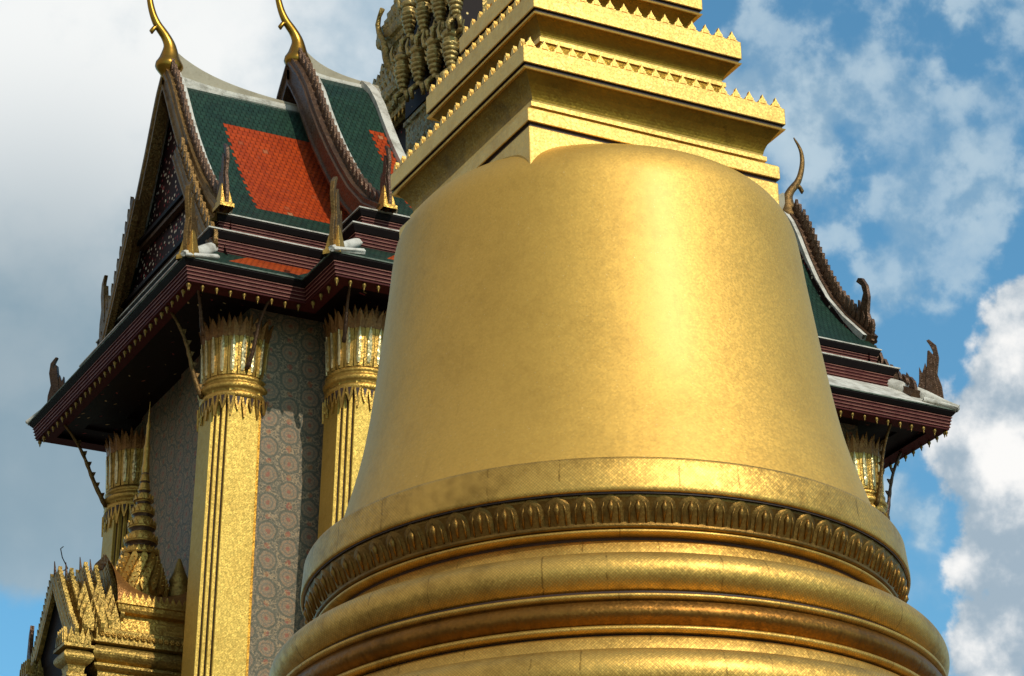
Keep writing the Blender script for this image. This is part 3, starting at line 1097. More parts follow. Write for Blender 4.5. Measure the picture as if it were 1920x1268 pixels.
def chofa(x, z, out, name='chofa_finial', mat='chofa'):
    b = MB()
    pr = smooth_prof(CH, 3)
    pts = [(x + out * a, CY, z + h) for a, h, r_ in pr]
    b.tube(pts, [r_ * (1.26 if out < 0 else 1.15) for a, h, r_ in pr], 14, flat=.8, side=Y)
    # beak
    b.tube([(x + out * .30, CY, z + 2.02), (x + out * .44, CY, z + 1.93), (x + out * .52, CY, z + 1.80), (x + out * .50, CY, z + 1.72)], [.09, .075, .075, .03], 10, side=Y)
    return b.build(name, mat, temple)


chofa(5.42, 45.85, -1)
chofa(9.72, 47.1, -1)
chofa(28.2, 45.55, 1, mat='gilt')
chofa(23.85, 47.1, 1)

N2 = [(-.02, 2.4), (.07, 2.42), (.28, 2.18), (.33, 1.75), (.23, 1.2), (.34, .77), (.36, .35), (.30, -.05), (-.30, -.05), (-.36, .45), (-.38, .88), (-.32, 1.53), (-.24, 1.30), (-.12, 1.64), (-.08, 1.39), (.03, 1.86), (.07, 1.60), (.16, 1.95), (.08, 2.2)]


N1 = [(-.22, 2.50), (-.10, 2.59), (.10, 2.50), (.32, 2.15), (.38, 1.72), (.26, 1.2), (.40, .78), (.38, .15), (-.20, .05), (-.30, .40), (-.55, .90), (-.56, 1.50), (-.44, 1.20), (-.34, 1.60), (-.27, 1.30), (-.20, 1.85), (-.12, 1.50), (0., 1.75), (.12, 1.95), (.04, 2.25)]


def naga(x, y, z, dx, dy, mat='giltdark', scale=1., thick=.11, foot=None, shape=None):
    """flame-shaped naga head standing on a roof corner; (dx,dy) is the outward direction"""
    A = Vector((dx, dy, 0)).normalized()
    b = MB()
    o_ = Vector((x, y, z))
    sh = shape or N2
    b.prism([(a * scale, h * scale) for a, h in sh], thick, (o_, A, Z))
    if not shape:
        b.prism([(a * scale * .6, h * scale * .8 + .1) for a, h in N2[:10]], thick * 1.5, (o_, A, Z))
    n = b.build('naga_finial', mat, temple, bevel=.012)
    if foot:
        S = A.cross(Z)
        b = MB()
        rows = []
        for h, w, t in ((-.08, .34, .26), (.05, .34, .26), (.1, .28, .22), (.85, .10, .11), (1.0, .03, .05)):
            c = o_ + Z * (h * scale)
            rows.append([c + A * (w * u * scale) + S * (t * v * scale) for u, v in ((-1, -1), (1, -1), (1, 1), (-1, 1))])
        b.grid(rows, closed=True, smooth=False)
        b.build('naga_foot', foot, n, bevel=.012)
    return n


naga(5.5, 30.2, 39.45, 0, -1, 'giltdark', .85, .10, 'giltbright')
naga(5.5, 39.9, 39.3, 0, 1, 'gilt', .95)
naga(4.12, 29.18, 37.05, -1, -1, 'gilt', 1.0, .12, 'giltbright')
naga(4.4, 41.0, 37.1, -1, 1, 'giltdark', .78)
naga(9.75, 28.35, 39.45, 0, -1, 'giltdark', .85, .10, 'giltbright')
naga(7.65, 27.2, 37.05, -1, -1, 'gilt', 1.0, .12, 'giltbright')
naga(28.2, 31.2, 39.75, 0, -1, 'giltdark', 1.0, .12, None, N1)
naga(29.25, 29.38, 37.1, 1, -1, 'giltdark', 1.0)
naga(28.2, 39.9, 39.5, 0, 1, 'giltdark', .95)
# small crockets climbing the hip at the far right corner
for i in range(4):
    b = MB()
    P0 = corner_pt(29.6, 29.03, 1, -1, -.55 - .3 * i, 37.75 + .26 * i)
    b.prism([(-.13, 0), (.13, 0), (.12, .2), (-.02, .5), (-.12, .25)], .1, (P0, Vector((1, -1, 0)).normalized(), Z))
    b.build('hip_crocket', 'giltdark', temple)

# ---------------------------------------------------------------- columns
def redent(h, st, n=3):
    """square of half width h with n redents of size st at each corner, CCW"""
    q = []
    for k_ in range(n):
        q.append((h - st * k_, h - st * (n - k_)))
        q.append((h - st * (k_ + 1), h - st * (n - k_)))
    q.append((h - st * n, h))
    out = []
    for r_ in range(4):
        c, s = [(1, 0), (0, 1), (-1, 0), (0, -1)][r_]
        for (a, d) in q:
            out.append((a * c - d * s, a * s + d * c))
    return out


def column(cx_, cy_, lean, mats=True):
    """tapering redented shaft, leafy collar and lotus capital; the whole column is battered toward the building's middle"""
    def bat(p):
        return Vector((p.x + lean * (p.z - 34), p.y, p.z))
    RD = redent(.87, .125)
    b = MB()
    rows = []
    n = len(RD)
    for z, sc_ in ((22, 1.05), (22.8, 1.05), (22.85, .99), (34.1, .94)):
        rows.append([(cx_ + a * sc_, cy_ + d * sc_, z) for a, d in RD])
    for i in range(len(rows) - 1):
        u = 0
        for j in range(n):
            a, c, d, e = rows[i][j], rows[i][(j + 1) % n], rows[i + 1][(j + 1) % n], rows[i + 1][j]
            L = (Vector(a) - Vector(c)).length
            ed = RD[j][0] > .3 and RD[(j + 1) % n][0] > .3 and RD[j][1] < -.3 and RD[(j + 1) % n][1] < -.3 and min(RD[j][0], RD[(j + 1) % n][0]) > .49
            b.face([a, c, d, e], 1 if ed else 0, [(u, a[2]), (u + L, a[2]), (u + L, d[2]), (u, d[2])])
            u += L
    b.xform(bat)
    col = b.build('column', ['colgold', 'coledge'], temple, bevel=.012)
    # thin raised fillets run up every redent arris: dark joint lines between them
    b = MB()
    for (a, d) in RD:
        pass
    for k_ in range(n):
        a, d = RD[k_]
        nx, ny = RD[(k_ + 1) % n], RD[k_ - 1]
        # inner corners only
        v1 = Vector(nx) - Vector((a, d))
        v0 = Vector((a, d)) - Vector(ny)
        if v0.x * v1.y - v0.y * v1.x < 0:
            for z0, z1 in ((22.9, 34.0),):
                P = []
                for z, s_ in ((z0, .99), (z1, .94)):
                    P.append(Vector((cx_ + a * s_ + (.006 if a > 0 else -.006), cy_ + d * s_ + (.006 if d > 0 else -.006), z)))
                b.tube([P[0], P[1]], [.022, .022], 6, side=X)
    b.xform(bat)
    b.build('joint_line', 'groove', col)
    # collar: three rings
    b = MB()
    b.lathe([(.84, 33.72), (.93, 33.76), (.96, 33.86), (.92, 33.95), (.86, 33.97), (.98, 34.02), (1.02, 34.12), (.97, 34.22), (.88, 34.24), (.95, 34.30), (.97, 34.36), (.90, 34.44), (.8, 34.45)], (cx_, cy_), 48)
    b.xform(bat)
    b.build('collar', 'giltbright', col)
    # fringe of pointed leaves below the collar
    b = MB()
    for i in range(28):
        a = 2 * PI * i / 28
        # follow a rounded square
        rr = .87 / max(abs(math.cos(a)), abs(math.sin(a))) ** .55
        rr = min(rr, 1.02)
        o = Vector((cx_ + rr * math.cos(a), cy_ + rr * math.sin(a), 33.78))
        T = Vector((-math.sin(a), math.cos(a), 0))
        Ln = .62 if i % 2 else .42
        b.prism([(-.095, 0), (.095, 0), (.085, -.2), (.02, -Ln), (-.02, -Ln), (-.085, -.2)], .05, (o, T, Z))
        b.prism([(-.05, -.02), (.05, -.02), (.0, -.3)], .08, (o, T, Z), 1)
    b.xform(bat)
    b.build('leaf_fringe', ['giltbright', 'groove'], col)
    # lotus capital: flaring body, tall mirror-set petals, gilt tips bending out
    b = MB()
    b.lathe([(.80, 34.4), (.87, 34.7), (.90, 35.3), (.93, 35.75), (.96, 36.0), (.7, 36.02)], (cx_, cy_), 48)
    NP = 20
    for i in range(NP):
        a = 2 * PI * (i + .5) / NP
        Rr = Vector((math.cos(a), math.sin(a), 0))
        T = Vector((-math.sin(a), math.cos(a), 0))

        def q(u, r_, z):
            return Vector((cx_, cy_, z)) + Rr * r_ + T * u
        prof = [(.115, .885, 34.46), (.135, .905, 34.7), (.14, .93, 35.2), (.14, .95, 35.6)]
        rows = [[q(-w, r_ - .03, z), q(-w, r_, z), q(0, r_ + .03, z), q(w, r_, z), q(w, r_ - .03, z)] for w, r_, z in prof]
        b.grid(rows, 0, smooth=False)
        prof = [(.14, .95, 35.6), (.135, .985, 35.78), (.09, 1.02, 35.96), (.012, 1.08, 36.16)]
        rows = [[q(-w, r_ - .03, z), q(-w, r_, z), q(0, r_ + .03, z), q(w, r_, z), q(w, r_ - .03, z)] for w, r_, z in prof]
        b.grid(rows, 2, smooth=False)
        prof = [(.03, .925, 34.54), (.056, .94, 34.68), (.060, .966, 35.15), (.05, .985, 35.42), (.010, 1.0, 35.62)]
        rows = [[q(-w, r_ - .02, z), q(-w, r_ + .012, z), q(0, r_ + .028, z), q(w, r_ + .012, z), q(w, r_ - .02, z)] for w, r_, z in prof]
        b.grid(rows, 1, smooth=False)
        # inner row of tips between
        a2 = a + PI / NP
        Rr = Vector((math.cos(a2), math.sin(a2), 0))
        T = Vector((-math.sin(a2), math.cos(a2), 0))
        prof = [(.10, .95, 35.6), (.09, .98, 35.9), (.05, .99, 36.12), (.008, 1.04, 36.30)]
        rows = [[q(-w, r_, z), q(0, r_ + .03, z), q(w, r_, z)] for w, r_, z in prof]
        b.grid(rows, 2, smooth=False)
    b.xform(bat)
    b.build('lotus_capital', ['giltbright', 'silver', 'tips'], col)
    return col


COLS = [(6.33, 31.2, .04), (6.8, 40.1, .04), (9.3, 29.25, .045), (27.27, 31.2, -.04), (27.1, 40.1, -.04), (12.6, 29.25, 0), (17.0, 29.25, 0), (21.2, 29.25, 0)]
for c in COLS:
    column(*c)


def bracket(p, q, mat='gilt'):
    """slender snake-shaped eave bracket from the column face p up to the eave q"""
    P, Q = Vector(p), Vector(q)
    out = (Q - P)
    h = Vector((out.x, out.y, 0))
    pts, rad = [], []
    for i in range(17):
        t = i / 16
        bow = math.sin(PI * t) * -.10 + math.sin(2 * PI * t) * .06
        pts.append(P + out * t + h.normalized() * bow)
        rad.append(.075 * (1 - .55 * t) + .02 * math.sin(PI * 7 * t) ** 2)
    b = MB()
    S = h.normalized().cross(Z)
    b.tube(pts, rad, 8, side=S, flat=.75)
    for i in range(2, 13, 2):
        d = (pts[i + 1] - pts[i]).normalized()
        n_ = S.cross(d)
        b.prism([(-.09, 0), (.09, 0), (.05, .14), (-.02, .08)], .05, (pts[i] + n_ * .03, d, n_))
    tip = pts[-1]
    return b.build('eave_bracket', mat, temple)


for (cx_, cy_, sx) in ((6.33, 31.2, -1), (6.8, 40.1, -1)):
    bracket((cx_ - .95, cy_, 33.9), (4.35, cy_, 36.45), 'gilt')
bracket((6.33, 30.25, 34.6), (6.6, 29.3, 36.45), 'giltdark')
bracket((5.0, 30.3, 35.4), (4.5, 29.5, 36.42), 'giltdark')
bracket((8.4, 28.3, 35.0), (8.2, 27.4, 36.45), 'giltdark')
bracket((28.2, 31.2, 33.2), (29.25, 31.2, 36.45), 'giltdark')
bracket((27.4, 30.25, 33.9), (27.6, 29.35, 36.45), 'gilt')

# ---------------------------------------------------------------- central tower
TC = (16.8, 34.93)
b = MB()
b.loft(sq(2.6, TC), [(0, 39.5), (0, 47.5)])
tower = b.build('central_tower', 'soffit', temple)  # dark walls: shadow below the first tier put into their colour
b = MB()
pr = [(2.5, 47.3), (2.75, 47.45), (2.78, 47.6), (2.9, 47.7), (2.95, 47.9), (3.06, 48.0), (3.1, 48.15), (3.1, 48.38), (3.02, 48.4), (3.02, 48.58), (2.94, 48.66), (2.96, 48.86), (2.86, 48.9), (2.86, 49.1), (2.76, 49.14), (2.78, 49.4), (2.66, 49.44), (2.66, 49.65), (2.56, 49.7), (2.58, 49.9), (2.3, 49.95), (2.3, 50.15)]
def tower_tier(pr, parent):
    b = MB()
    b.loft(sq(.5, TC), [(a - .28, z) for a, z in pr], cap_top=True, cap_bot=True)
    o_ = b.build('tower_tier', 'tower', parent)
    return o_
tower_tier(pr, tower)
z0, k = 50.15, .86
for t in range(5):
    s = k ** (t + 1)
    hz = s ** .5
    pr2 = [(p * s, z0 + (z - 47.3) * hz) for p, z in pr]
    tower_tier(pr2, tower)
    z0 = pr2[-1][1]
b = MB()
b.lathe(smooth_prof([(1.2, z0 - .1), (1.35, z0 + 1.5), (1.3, z0 + 3.5), (1.05, z0 + 5.5), (.6, z0 + 7), (.12, z0 + 8), (.05, z0 + 11)], 5), TC, 24)
b.build('tower_spire', 'tower', tower)
# antefix teeth along the tower tiers, one crest per tier
for (h, z, d) in ((3.32, 48.38, .30), (3.18, 48.86, .26), (3.0, 49.4, .26), (2.8, 49.9, .28), (2.89, 51.2, .3)):
    b = MB()
    n = int(h * 2 / .3)
    for sd in range(4):
        m = Matrix.Translation((TC[0], TC[1], z - .03)) @ Matrix.Rotation(sd * PI / 2, 4, 'Z')
        for i in range(n):
            t = -1 + 2 * (i + .5) / n
            b.prism([(-.12, 0), (.12, 0), (.09, d * .5), (0, d), (-.09, d * .5)], .08, (m @ Vector((t * h, -h + .05, 0)), m.to_3x3() @ X, Z))
    b.build('tier_crest', 'tower', tower)
# gilded bay below the figures
b = MB()
b.loft(rect(13.7, 30.9, 14.4, 35.15), [(0, 42), (0, 46.4), (.06, 46.45), (.06, 46.6), (-.1, 46.62)])
b.build('tower_bay', 'tower', tower)
b = MB()
b.loft(rect(13.62, 31.0, 14.4, 35.0), [(0, 46.65), (0, 50.4)])
b.build('tower_recess_shade', 'soffit', tower)  # dark box standing for the shadow behind the figures


def garuda(parent, x, y, z, s=1.):
    """winged guardian with feathered body and raised arms"""
    b = MB()
    pr = []
    zz = -.75
    for i, w in enumerate((.10, .15, .19, .22, .24, .25, .22)):
        pr += [(w * .72, zz), (w, zz + .05), (w * .95, zz + .12), (w * .75, zz + .16)]
        zz += .165
    pr += [(.20, zz), (.26, zz + .12), (.20, zz + .26), (.09, zz + .32), (.12, zz + .38), (.14, zz + .48), (.10, zz + .60), (.12, zz + .62), (.05, zz + .80), (.01, zz + 1.0)]
    b.lathe([(r_ * 1.15, h) for r_, h in pr], n=14)
    for sd in (-1, 1):
        b.tube([(0, sd * .2, .52), (-.02, sd * .40, .58), (-.05, sd * .44, .85), (-.05, sd * .36, 1.1)], [.085, .08, .06, .035], 8, side=X)
        for k_ in range(4):
            b.prism([(0, 0), (sd * .30, .12 + .06 * k_), (sd * .36, .3 + .08 * k_), (sd * .12, .16)], .06, (Vector((.1, sd * .12, -.05 + .16 * k_)), Y, Z))
        b.tube([(0, sd * .1, -.7), (-.12, sd * .24, -.85), (-.06, sd * .22, -1.15)], [.11, .10, .06], 8, side=X)
    b.xform(lambda p: Vector((x, y, z)) + Matrix.Rotation(.45, 3, 'Z') @ (p * s))
    return b.build('garuda_figure', 'garuda', parent)


for (x_, y_, z_) in ((13.3, 34.5, 48.0), (13.35, 33.45, 47.75), (13.4, 32.4, 47.5), (13.4, 31.3, 47.2)):
    garuda(tower, x_, y_, z_, 1.)
for (x_, y_, z_) in ((13.3, 34.0, 49.75), (13.3, 32.95, 49.35), (13.35, 31.9, 49.1), (13.4, 30.9, 48.8)):
    garuda(tower, x_, y_, z_, .95)
b = MB()
b.tube([(14.0, 36.6, 48.9), (13.85, 36.8, 49.9), (13.8, 36.95, 50.5), (13.8, 37.3, 51.1), (13.8, 37.42, 51.5), (13.8, 37.3, 51.75), (13.8, 37.05, 51.92)], [.2, .17, .12, .10, .09, .07, .09], 10, side=X)
b.build('chofa_finial', 'tower', tower)
# little bells under the first tier
b = MB()
for i in range(14):
    y_ = 38.15 - i * .28
    b.xform(lambda p: p)
    k0 = MB()
    k0.lathe([(.004, -.34), (.06, -.3), (.045, -.15), (.012, -.08), (.012, 0)], (13.85, y_), 8)
    for f, s_ in zip(k0.f, k0.sm):
        b.face([tuple(Vector(k0.v[q]) + Vector((0, 0, 47.55))) for q in f], 0, None, True)
b.build('bell_row', 'giltbright', tower)
b = bpy.data.objects['bell_row']
b['kind'] = 'stuff'
# ------------------------------------------------------------------ gilded doorway pavilion against the temple's side wall
pav = thing('doorway_pavilion', 'small gilded doorway pavilion with tiered needle spire, left of the big gold column', 'pavilion', (4.6, CY, 22))


def rosette_row(b, p, d, n, sp, r_, nrm, mi=0):
    for i in range(n):
        c = Vector(p) + Vector(d) * (i * sp)
        S = Vector(nrm)
        A = Vector(d)
        for q in range(6):
            a = 2 * PI * q / 6
            c2 = c + (A * math.cos(a) + Z * math.sin(a)) * r_ * .55
            b.tube([c2 - S * .02, c2 + S * .035, c2 + S * .05], [r_ * .42, r_ * .36, .01], 6, mi=mi, side=Z)
        b.tube([c, c + S * .06, c + S * .075], [r_ * .35, r_ * .28, .01], 6, mi=mi, side=Z)


BODY = rect(3.35, 33.25, 6.7, 36.6)
b = MB()
b.loft(BODY, [(0, 22), (0, 25.55), (.08, 25.6), (.08, 25.7), (.0, 25.75), (0, 26.3), (.1, 26.36), (.16, 26.42), (.16, 26.48), (.02, 26.52)] + [(.02 + .2 * math.sin(PI * i / 8) ** .8, 26.55 + .5 * i / 8) for i in range(9)] +
       [(.2, 27.08), (.2, 27.14), (.1, 27.16), (.1, 27.5), (.02, 27.55)], cap_top=True)
body = b.build('pavilion_body', 'giltolive', pav)
for ra in (((3.45, 33.24, 26.03), (1, 0, 0), 13, .25, .115, (0, -1, 0)), ((3.4, 33.14, 27.33), (1, 0, 0), 20, .17, .085, (0, -1, 0)), ((3.34, 36.4, 26.03), (0, -1, 0), 13, .25, .115, (-1, 0, 0))):
    b = MB()
    rosette_row(b, *ra)
    b.build('rosette_band', 'giltbright', body)
UP_ = rect(4.05, 33.45, 6.6, 36.4)
b = MB()
b.loft(UP_, [(0, 27.5), (0, 27.92), (-.06, 27.95), (-.06, 28.08), (.1, 28.12), (.14, 28.2), (.16, 28.32), (.2, 28.34), (.2, 28.40), (.05, 28.42)], cap_top=True)
b.build('upper_cornice', 'giltbright', pav)
# saddle roof: steep flanks, ridge swooping up at both ends
b = MB()
for s in (-1, 1):
    rows = []
    for t in range(9):
        q = t / 8
        row = []
        for i in range(15):
            u = i / 14
            x_ = 3.9 + 2.75 * u
            rz = 29.12 + (1.05 if u < .5 else .62) * (abs(u - .5) * 2) ** 2.2
            dy = 1.58 - 1.15 * q ** 1.6
            row.append((x_, CY + s * dy, 28.42 + (rz - 28.42) * q ** .8))
        rows.append(row)
    b.grid(rows, smooth=True)
b.grid([[(3.9 + 2.75 * i / 14, CY + sy * .43, 29.12 + (1.05 if i < 7 else .62) * (abs(i / 14 - .5) * 2) ** 2.2) for i in range(15)] for sy in (-1, 1)], smooth=False)
roof_ = b.build('saddle_roof', 'tips', pav)
b = MB()
for i in range(15):
    b.prism([(-.10, 0), (.10, 0), (.09, .1), (.0, .30), (-.09, .1)], .07, (Vector((4.05 + i * .18, 33.30, 28.38)), X, Z))
b.build('eave_crest', 'giltbright', roof_)
# layered front gables
for gi, (gx, sc_, dz) in enumerate(((2.62, 1.0, 0.0), (2.95, .86, .02), (3.36, 1.0, .24), (3.66, .84, .22), (4.05, .78, .42))):
    PG = [(1.78 * sc_, 27.05 + dz + (1 - sc_) * 1.5), (1.22 * sc_, 27.68 + dz + (1 - sc_)), (.78 * sc_, 28.3 + dz + (1 - sc_) * .6), (.36 * sc_, 28.9 + dz), (.03, 29.42 + dz)]
    for s in (-1, 1):
        bargeboard(PG, gx, s, -1, 'giltolive', pav, width=.22, thick=.13, teeth=16, tooth=.26, name='gable_board', trim='giltolive')
    b = MB()
    b.tube([(gx, CY, 29.3 + dz), (gx - .03, CY, 29.6 + dz), (gx - .06, CY, 29.9 + dz)], [.07, .04, .012], 6, side=Y)
    b.build('gable_spike', 'giltdark', pav)
    b = MB()
    pts = [(gx + .12, CY - max(a - .05, .01), z) for a, z in PG] + [(gx + .12, CY + max(a - .05, .01), z) for a, z in reversed(PG)]
    b.face(pts)
    b.build('gable_panel', 'black' if gi == 0 else 'giltolive', pav)  # first panel is black to paint the shaded opening
# porch side roofs between the gables
b = MB()
PG = [(1.74, 27.1), (1.2, 27.7), (.76, 28.3), (.34, 28.9), (.03, 29.4)]
for s in (-1, 1):
    b.grid([[(x_, CY + s * a, z) for x_ in (2.7, 3.3, 3.9)] for a, z in PG], smooth=True)
b.build('porch_roof', 'giltolive', pav)
b = MB()
b.loft(rect(2.75, 33.7, 3.4, 36.16), [(0, 22), (0, 27.2)])
b.build('porch_interior_shade', 'black', pav)  # black box painting the shade inside the porch
for y_ in (33.42, 36.44):
    b = MB()
    b.loft(sq(.24, (2.72, y_)), [(0, 22), (0, 26.0), (.04, 26.03), (.04, 26.12), (-.02, 26.16), (.0, 26.3)] + [(.02 + .17 * math.sin(PI * i / 8) ** .8, 26.35 + .45 * i / 8) for i in range(9)] + [(.2, 26.82), (.2, 26.9), (.1, 26.92), (.1, 27.1)], cap_top=True)
    pl = b.build('porch_pillar', 'giltolive', pav)
    for i in range(4):
        for o_, A_ in ((Vector((2.72 - .24 + .16 * i, y_ - .36, 26.9)), X), (Vector((2.72 - .36, y_ - .24 + .16 * i, 26.9)), Y)):
            b = MB()
            b.prism([(-.09, 0), (.09, 0), (.085, .18), (.03, .38), (0, .5), (-.03, .38), (-.085, .18)], .1, (o_, A_, Z))
            b.prism([(-.05, .03), (.05, .03), (0, .32)], .16, (o_, A_, Z))
            b.build('crocket_leaf', 'giltolive', pl)
# clustered leaves on the flank of the porch
b = MB()
for i in range(3):
    for j in range(3):
        o_ = Vector((3.05 + .38 * i, 33.35 + .22 * j, 27.45 + .34 * j))
        b.prism([(-.17, 0), (.17, 0), (.17, .3), (.04, .72), (0, .86), (-.04, .72), (-.17, .3)], .12, (o_, X, Z))
        b.prism([(-.09, .04), (.09, .04), (.08, .3), (0, .56), (-.08, .3)], .2, (o_, X, Z))
b.build('antefix_cluster', 'giltolive', pav)
# spire
SX = 5.06


def lean(p):
    return Vector((p.x + .035 * (p.z - 30), p.y, p.z))


b = MB()
b.lathe([(.70, 28.9), (.74, 29.3), (.66, 29.6), (.54, 30.0), (.42, 30.4)], (SX, CY), 24)
for lv in range(6):
    z_ = 29.42 + lv * .175
    rr = .80 - .062 * lv
    n = 18 - lv
    for i in range(n):
        a = 2 * PI * (i + (lv % 2) * .5) / n
        Rr = Vector((math.cos(a), math.sin(a), 0))
        T = Vector((-math.sin(a), math.cos(a), 0))
        o_ = Vector((SX, CY, z_ - .2)) + Rr * (rr - .02)
        o_ = o_ + Rr * .05
        b.prism([(-.10, .16), (-.05, .27), (.05, .27), (.10, .16), (.08, .04), (.0, -.12), (-.08, .04)], .14, (o_, T, Z))
        b.tube([o_ + Z * .13 + Rr * .04, o_ + Z * .13 + Rr * .12], [.05, .02], 6, side=Z)
b.xform(lean)
sb = b.build('spire_base', 'giltbright', pav)
b = MB()
tiers = [(30.36, .60, .30, 1), (30.72, .53, .40, 0), (31.18, .44, .40, 0), (31.62, .36, .36, 0), (32.02, .30, .32, 0), (32.38, .245, .28, 0), (32.68, .20, .26, 0)]
mis = []
pr = []
for z_, r_, h, dk in tiers:
    pr += [(r_ * .80, z_), (r_ * 1.02, z_ + h * .12), (r_ * 1.06, z_ + h * .28), (r_ * .96, z_ + h * .34), (r_ * .92, z_ + h * .5), (r_ * .82, z_ + h * .9), (r_ * .70, z_ + h)]
    mis += [1, 0, 0, 0, 0, 0, 1]
pr += [(.14, 32.98), (.165, 33.15), (.13, 33.3), (.125, 33.7), (.14, 33.78), (.095, 33.9), (.075, 34.4), (.09, 34.46), (.05, 34.6), (.03, 34.9), (.01, 35.25)]
mis += [0] * 11
pr = [(r_ * (.86 if z_ < 32 else .72), z_) for r_, z_ in pr]
b.lathe(pr, (SX, CY), 24, mis=mis)
b.xform(lean)
b.build('needle_spire', ['giltbright', 'giltdark'], pav)
for z_, r_, h, dk in tiers[:5]:
    b = MB()
    n = int(2 * PI * r_ / .17)
    for i in range(n):
        a = 2 * PI * i / n
        Rr = Vector((math.cos(a), math.sin(a), 0))
        T = Vector((-math.sin(a), math.cos(a), 0))
        b.prism([(-.07, 0), (.07, 0), (0, .17)], .05, (Vector((SX, CY, z_ + h * .26)) + Rr * r_ * .88, T, Z))
    b.xform(lean)
    b.build('tier_crest', 'giltbright', sb)
# smaller bud at the back corner
b = MB()
b.lathe([(.34, 28.9), (.36, 29.3), (.26, 29.6), (.30, 29.7), (.2, 29.95), (.04, 30.4)], (6.15, 34.6), 16)
b.build('corner_bud', 'giltolive', pav)
# thin bent wire standing on the front gable
b = MB()
b.tube([(2.75, CY, 29.6), (2.95, CY, 29.75), (2.78, CY, 30.05), (2.72, CY, 30.3), (2.80, CY, 30.38)], [.018, .02, .016, .016, .012], 6, side=Y)
b.build('bent_wire', 'black', pav)
b = MB()
b.prism([(.0, 0), (.18, .1), (.24, .6), (.14, 1.3), (.04, 1.55), (.06, 1.0), (-.06, .5)], .12, (Vector((2.62, 36.75, 27.05)), Y, Z))
b.build('naga_finial', 'giltdark', pav)
# ------------------------------------------------------------------ light
SUN_AZ = Vector((.165, -.986, 0)).normalized()
SUN_EL = R(38)
sd = SUN_AZ * math.cos(SUN_EL) + Z * math.sin(SUN_EL)
sl = bpy.data.lights.new('sun', 'SUN')
sl.energy = 2.6
sl.angle = R(.6)
sl.color = (1.0, .93, .80)
so = bpy.data.objects.new('sun', sl)
COL.objects.link(so)
so.rotation_euler = sd.to_track_quat('Z', 'Y').to_euler()

# ------------------------------------------------------------------ sky with clouds
w = bpy.data.worlds.new('World')
sc.world = w
w.use_nodes = True
k = NT(w.node_tree)
bg = k.n['Background']
out = k.n['World Output']
sky = k.new('ShaderNodeTexSky')
sky.sky_type = 'NISHITA'
sky.sun_disc = False
sky.sun_elevation = SUN_EL
sky.sun_rotation = math.atan2(SUN_AZ.x, SUN_AZ.y)
sky.air_density = 1.0
sky.dust_density = .6
sky.ozone_density = 1.0
tc = k.new('ShaderNodeTexCoord')
d = k.vmath('NORMALIZE', tc.outputs['Generated'])


def dirpx(x, y):
    """direction of the sky where the photograph has that point"""
    return (RIGHT * ((x - 960) / 5418.7) - UP * ((y - 634) / 5418.7) + FWD).normalized()


def blob(x, y, rad, soft=.6):
    c = dirpx(x, y)
    ang = k.math('ARCCOSINE', k.math('MINIMUM', k.vmath('DOT_PRODUCT', d, tuple(c)), .999999))
    rr = rad / 5418.7
    return k.math('SUBTRACT', 1., k.step(ang, rr * (1 - soft), rr * (1 + soft)))


def acc(lst):
    o = None
    for v, a in lst:
        t = k.math('MULTIPLY', v, a)
        o = t if o is None else k.math('ADD', o, t)
    return o


n_big = k.noise(d, 9., 8, .52, .2)
n_mid = k.noise(d, 24., 8, .52, .2)
n_fin = k.noise(d, 60., 5, .55)
nz = k.math('ADD', k.math('ADD', k.math('MULTIPLY', n_big, .35), k.math('MULTIPLY', n_mid, .47)), k.math('MULTIPLY', n_fin, .18))
# soft veils
veil_bias = acc([(blob(120, 150, 620), .46), (blob(560, 120, 330), .30), (blob(60, 620, 480), .24), (blob(150, 880, 300), .14), (blob(1700, 250, 420), -.04), (blob(40, 1270, 160), -.30)])
# unseen cloud added behind and beside the viewer to neutralise the blue fill light
fh = Vector((FWD.x, FWD.y, 0)).normalized()
behind = k.math('SUBTRACT', 1., k.step(k.vmath('DOT_PRODUCT', d, tuple(FWD)), .35, .88))
lft = k.step(k.vmath('DOT_PRODUCT', d, tuple(-RIGHT)), .0, .8)
veil_bias = k.math('ADD', veil_bias, k.math('MULTIPLY', behind, k.math('ADD', .08, k.math('MULTIPLY', lft, .14))))
veil = k.step(k.math('ADD', nz, veil_bias), .49, .68)
glare = k.math('MAXIMUM', blob(60, 130, 420, .75), k.math('MULTIPLY', blob(330, 90, 230, .8), .75))
glare = k.math('MAXIMUM', glare, k.math('MULTIPLY', blob(20, 660, 120, .8), .6))
glare = k.step(k.math('ADD', glare, k.math('MULTIPLY', k.math('SUBTRACT', nz, .5), 3.0)), .05, 1.0)
# dense cumulus at the right edge
cn = k.math('ADD', k.math('MULTIPLY', n_mid, .55), k.math('MULTIPLY', n_fin, .45))
cum_bias = acc([(blob(1960, 640, 125, .45), .27), (blob(1905, 850, 155, .42), .28), (blob(1905, 1080, 115, .5), .26), (blob(1850, 1250, 95, .5), .23)])
cum = k.math('MULTIPLY', k.step(k.math('ADD', cn, cum_bias), .60, .70), k.step(cum_bias, .01, .08))
shade = k.step(k.math('ADD', cn, acc([(blob(1905, 640, 60, .9), .10), (blob(1900, 860, 55, .9), .10), (blob(1780, 1240, 60, .8), .05)])), .46, .66)
veil_col = k.mix(k.step(nz, .38, .62), (.34, .48, .58), (.58, .68, .74))
veil_col = k.mix(glare, veil_col, (1.0, 1.0, .97))
veil_col = k.mix(k.math('MULTIPLY', behind, .9), veil_col, (.47, .44, .395))
cum_col = k.mix(shade, (.36, .46, .55), (.98, .97, .95))
low = k.math('MULTIPLY', blob(60, 780, 460, .7), .85)
veil_col = k.mix(low, veil_col, (.25, .345, .40))
bg.inputs['Strength'].default_value = .145
k.put(bg.inputs['Color'], k.vmath('MULTIPLY', sky.outputs[0], (.60, 1.06, 1.10)))
bgv = k.new('ShaderNodeBackground')
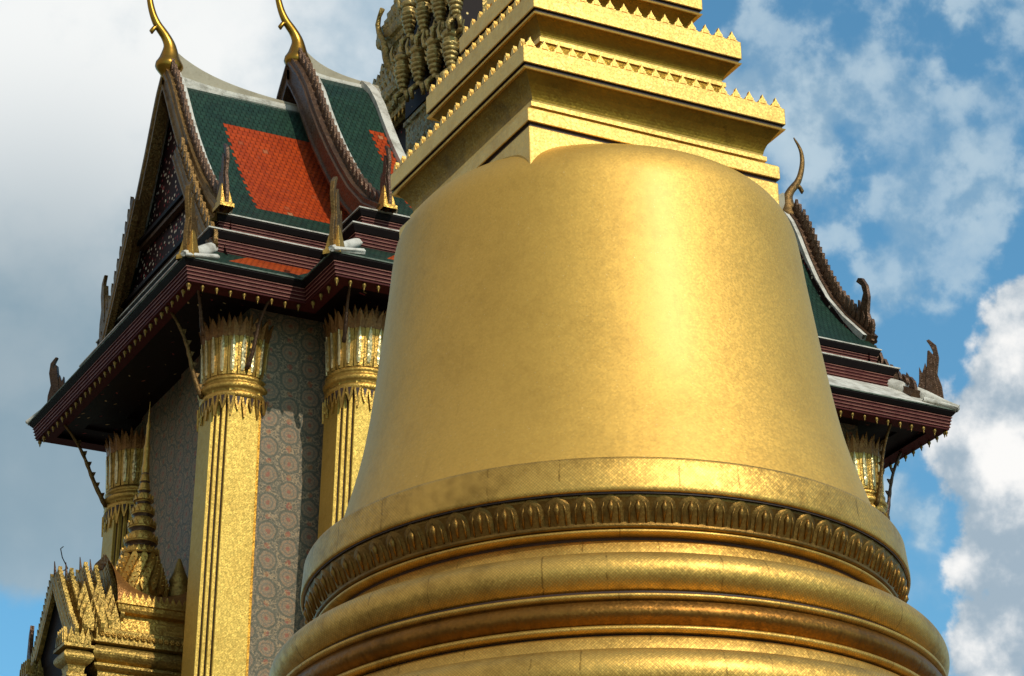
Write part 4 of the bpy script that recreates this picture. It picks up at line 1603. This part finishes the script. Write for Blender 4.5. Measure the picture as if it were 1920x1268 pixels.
k.put(bgv.inputs['Color'], veil_col)
bgv.inputs['Strength'].default_value = 1.0
bgc = k.new('ShaderNodeBackground')
k.put(bgc.inputs['Color'], cum_col)
bgc.inputs['Strength'].default_value = 1.0
m1 = k.new('ShaderNodeMixShader')
k.l.new(k.math('MULTIPLY', veil, k.math('ADD', .62, k.math('MAXIMUM', k.math('MULTIPLY', blob(200, 500, 800, .5), .3), k.math('MULTIPLY', behind, .3)))), m1.inputs[0])
k.l.new(bg.outputs[0], m1.inputs[1])
k.l.new(bgv.outputs[0], m1.inputs[2])
m2 = k.new('ShaderNodeMixShader')
k.l.new(cum, m2.inputs[0])
puff_bias = acc([(blob(1560, 90, 200, .6), .11), (blob(1640, 200, 110, .6), .07), (blob(1790, 330, 150, .5), .15), (blob(1740, 460, 110, .5), .14), (blob(1910, 170, 75, .5), .14), (blob(1890, 10, 90, .5), .12), (blob(1540, 420, 80, .6), .10), (blob(1640, 540, 60, .6), .09), (blob(1420, 130, 90, .6), .07), (blob(1730, 960, 60, .6), .10), (blob(1660, 930, 50, .6), .10)])
puff = k.math('MULTIPLY', k.step(k.math('ADD', cn, puff_bias), .53, .66), k.step(puff_bias, .0, .05))
bgp = k.new('ShaderNodeBackground')
k.put(bgp.inputs['Color'], k.mix(k.step(n_fin, .4, .6), (.33, .48, .60), (.54, .67, .75)))
m3_ = k.new('ShaderNodeMixShader')
k.l.new(k.math('MULTIPLY', puff, k.math('ADD', .30, k.math('MULTIPLY', k.step(cn, .40, .62), .42))), m3_.inputs[0])
k.l.new(m1.outputs[0], m3_.inputs[1])
k.l.new(bgp.outputs[0], m3_.inputs[2])
k.l.new(m3_.outputs[0], m2.inputs[1])
k.l.new(bgc.outputs[0], m2.inputs[2])
k.l.new(m2.outputs[0], out.inputs['Surface'])

# ------------------------------------------------------------------ rendering
sc.view_settings.view_transform = 'Standard'
sc.view_settings.look = 'None'
sc.view_settings.exposure = 0.0
sc.view_settings.gamma = 1.0
sc.cycles.max_bounces = 8
sc.cycles.use_denoising = True
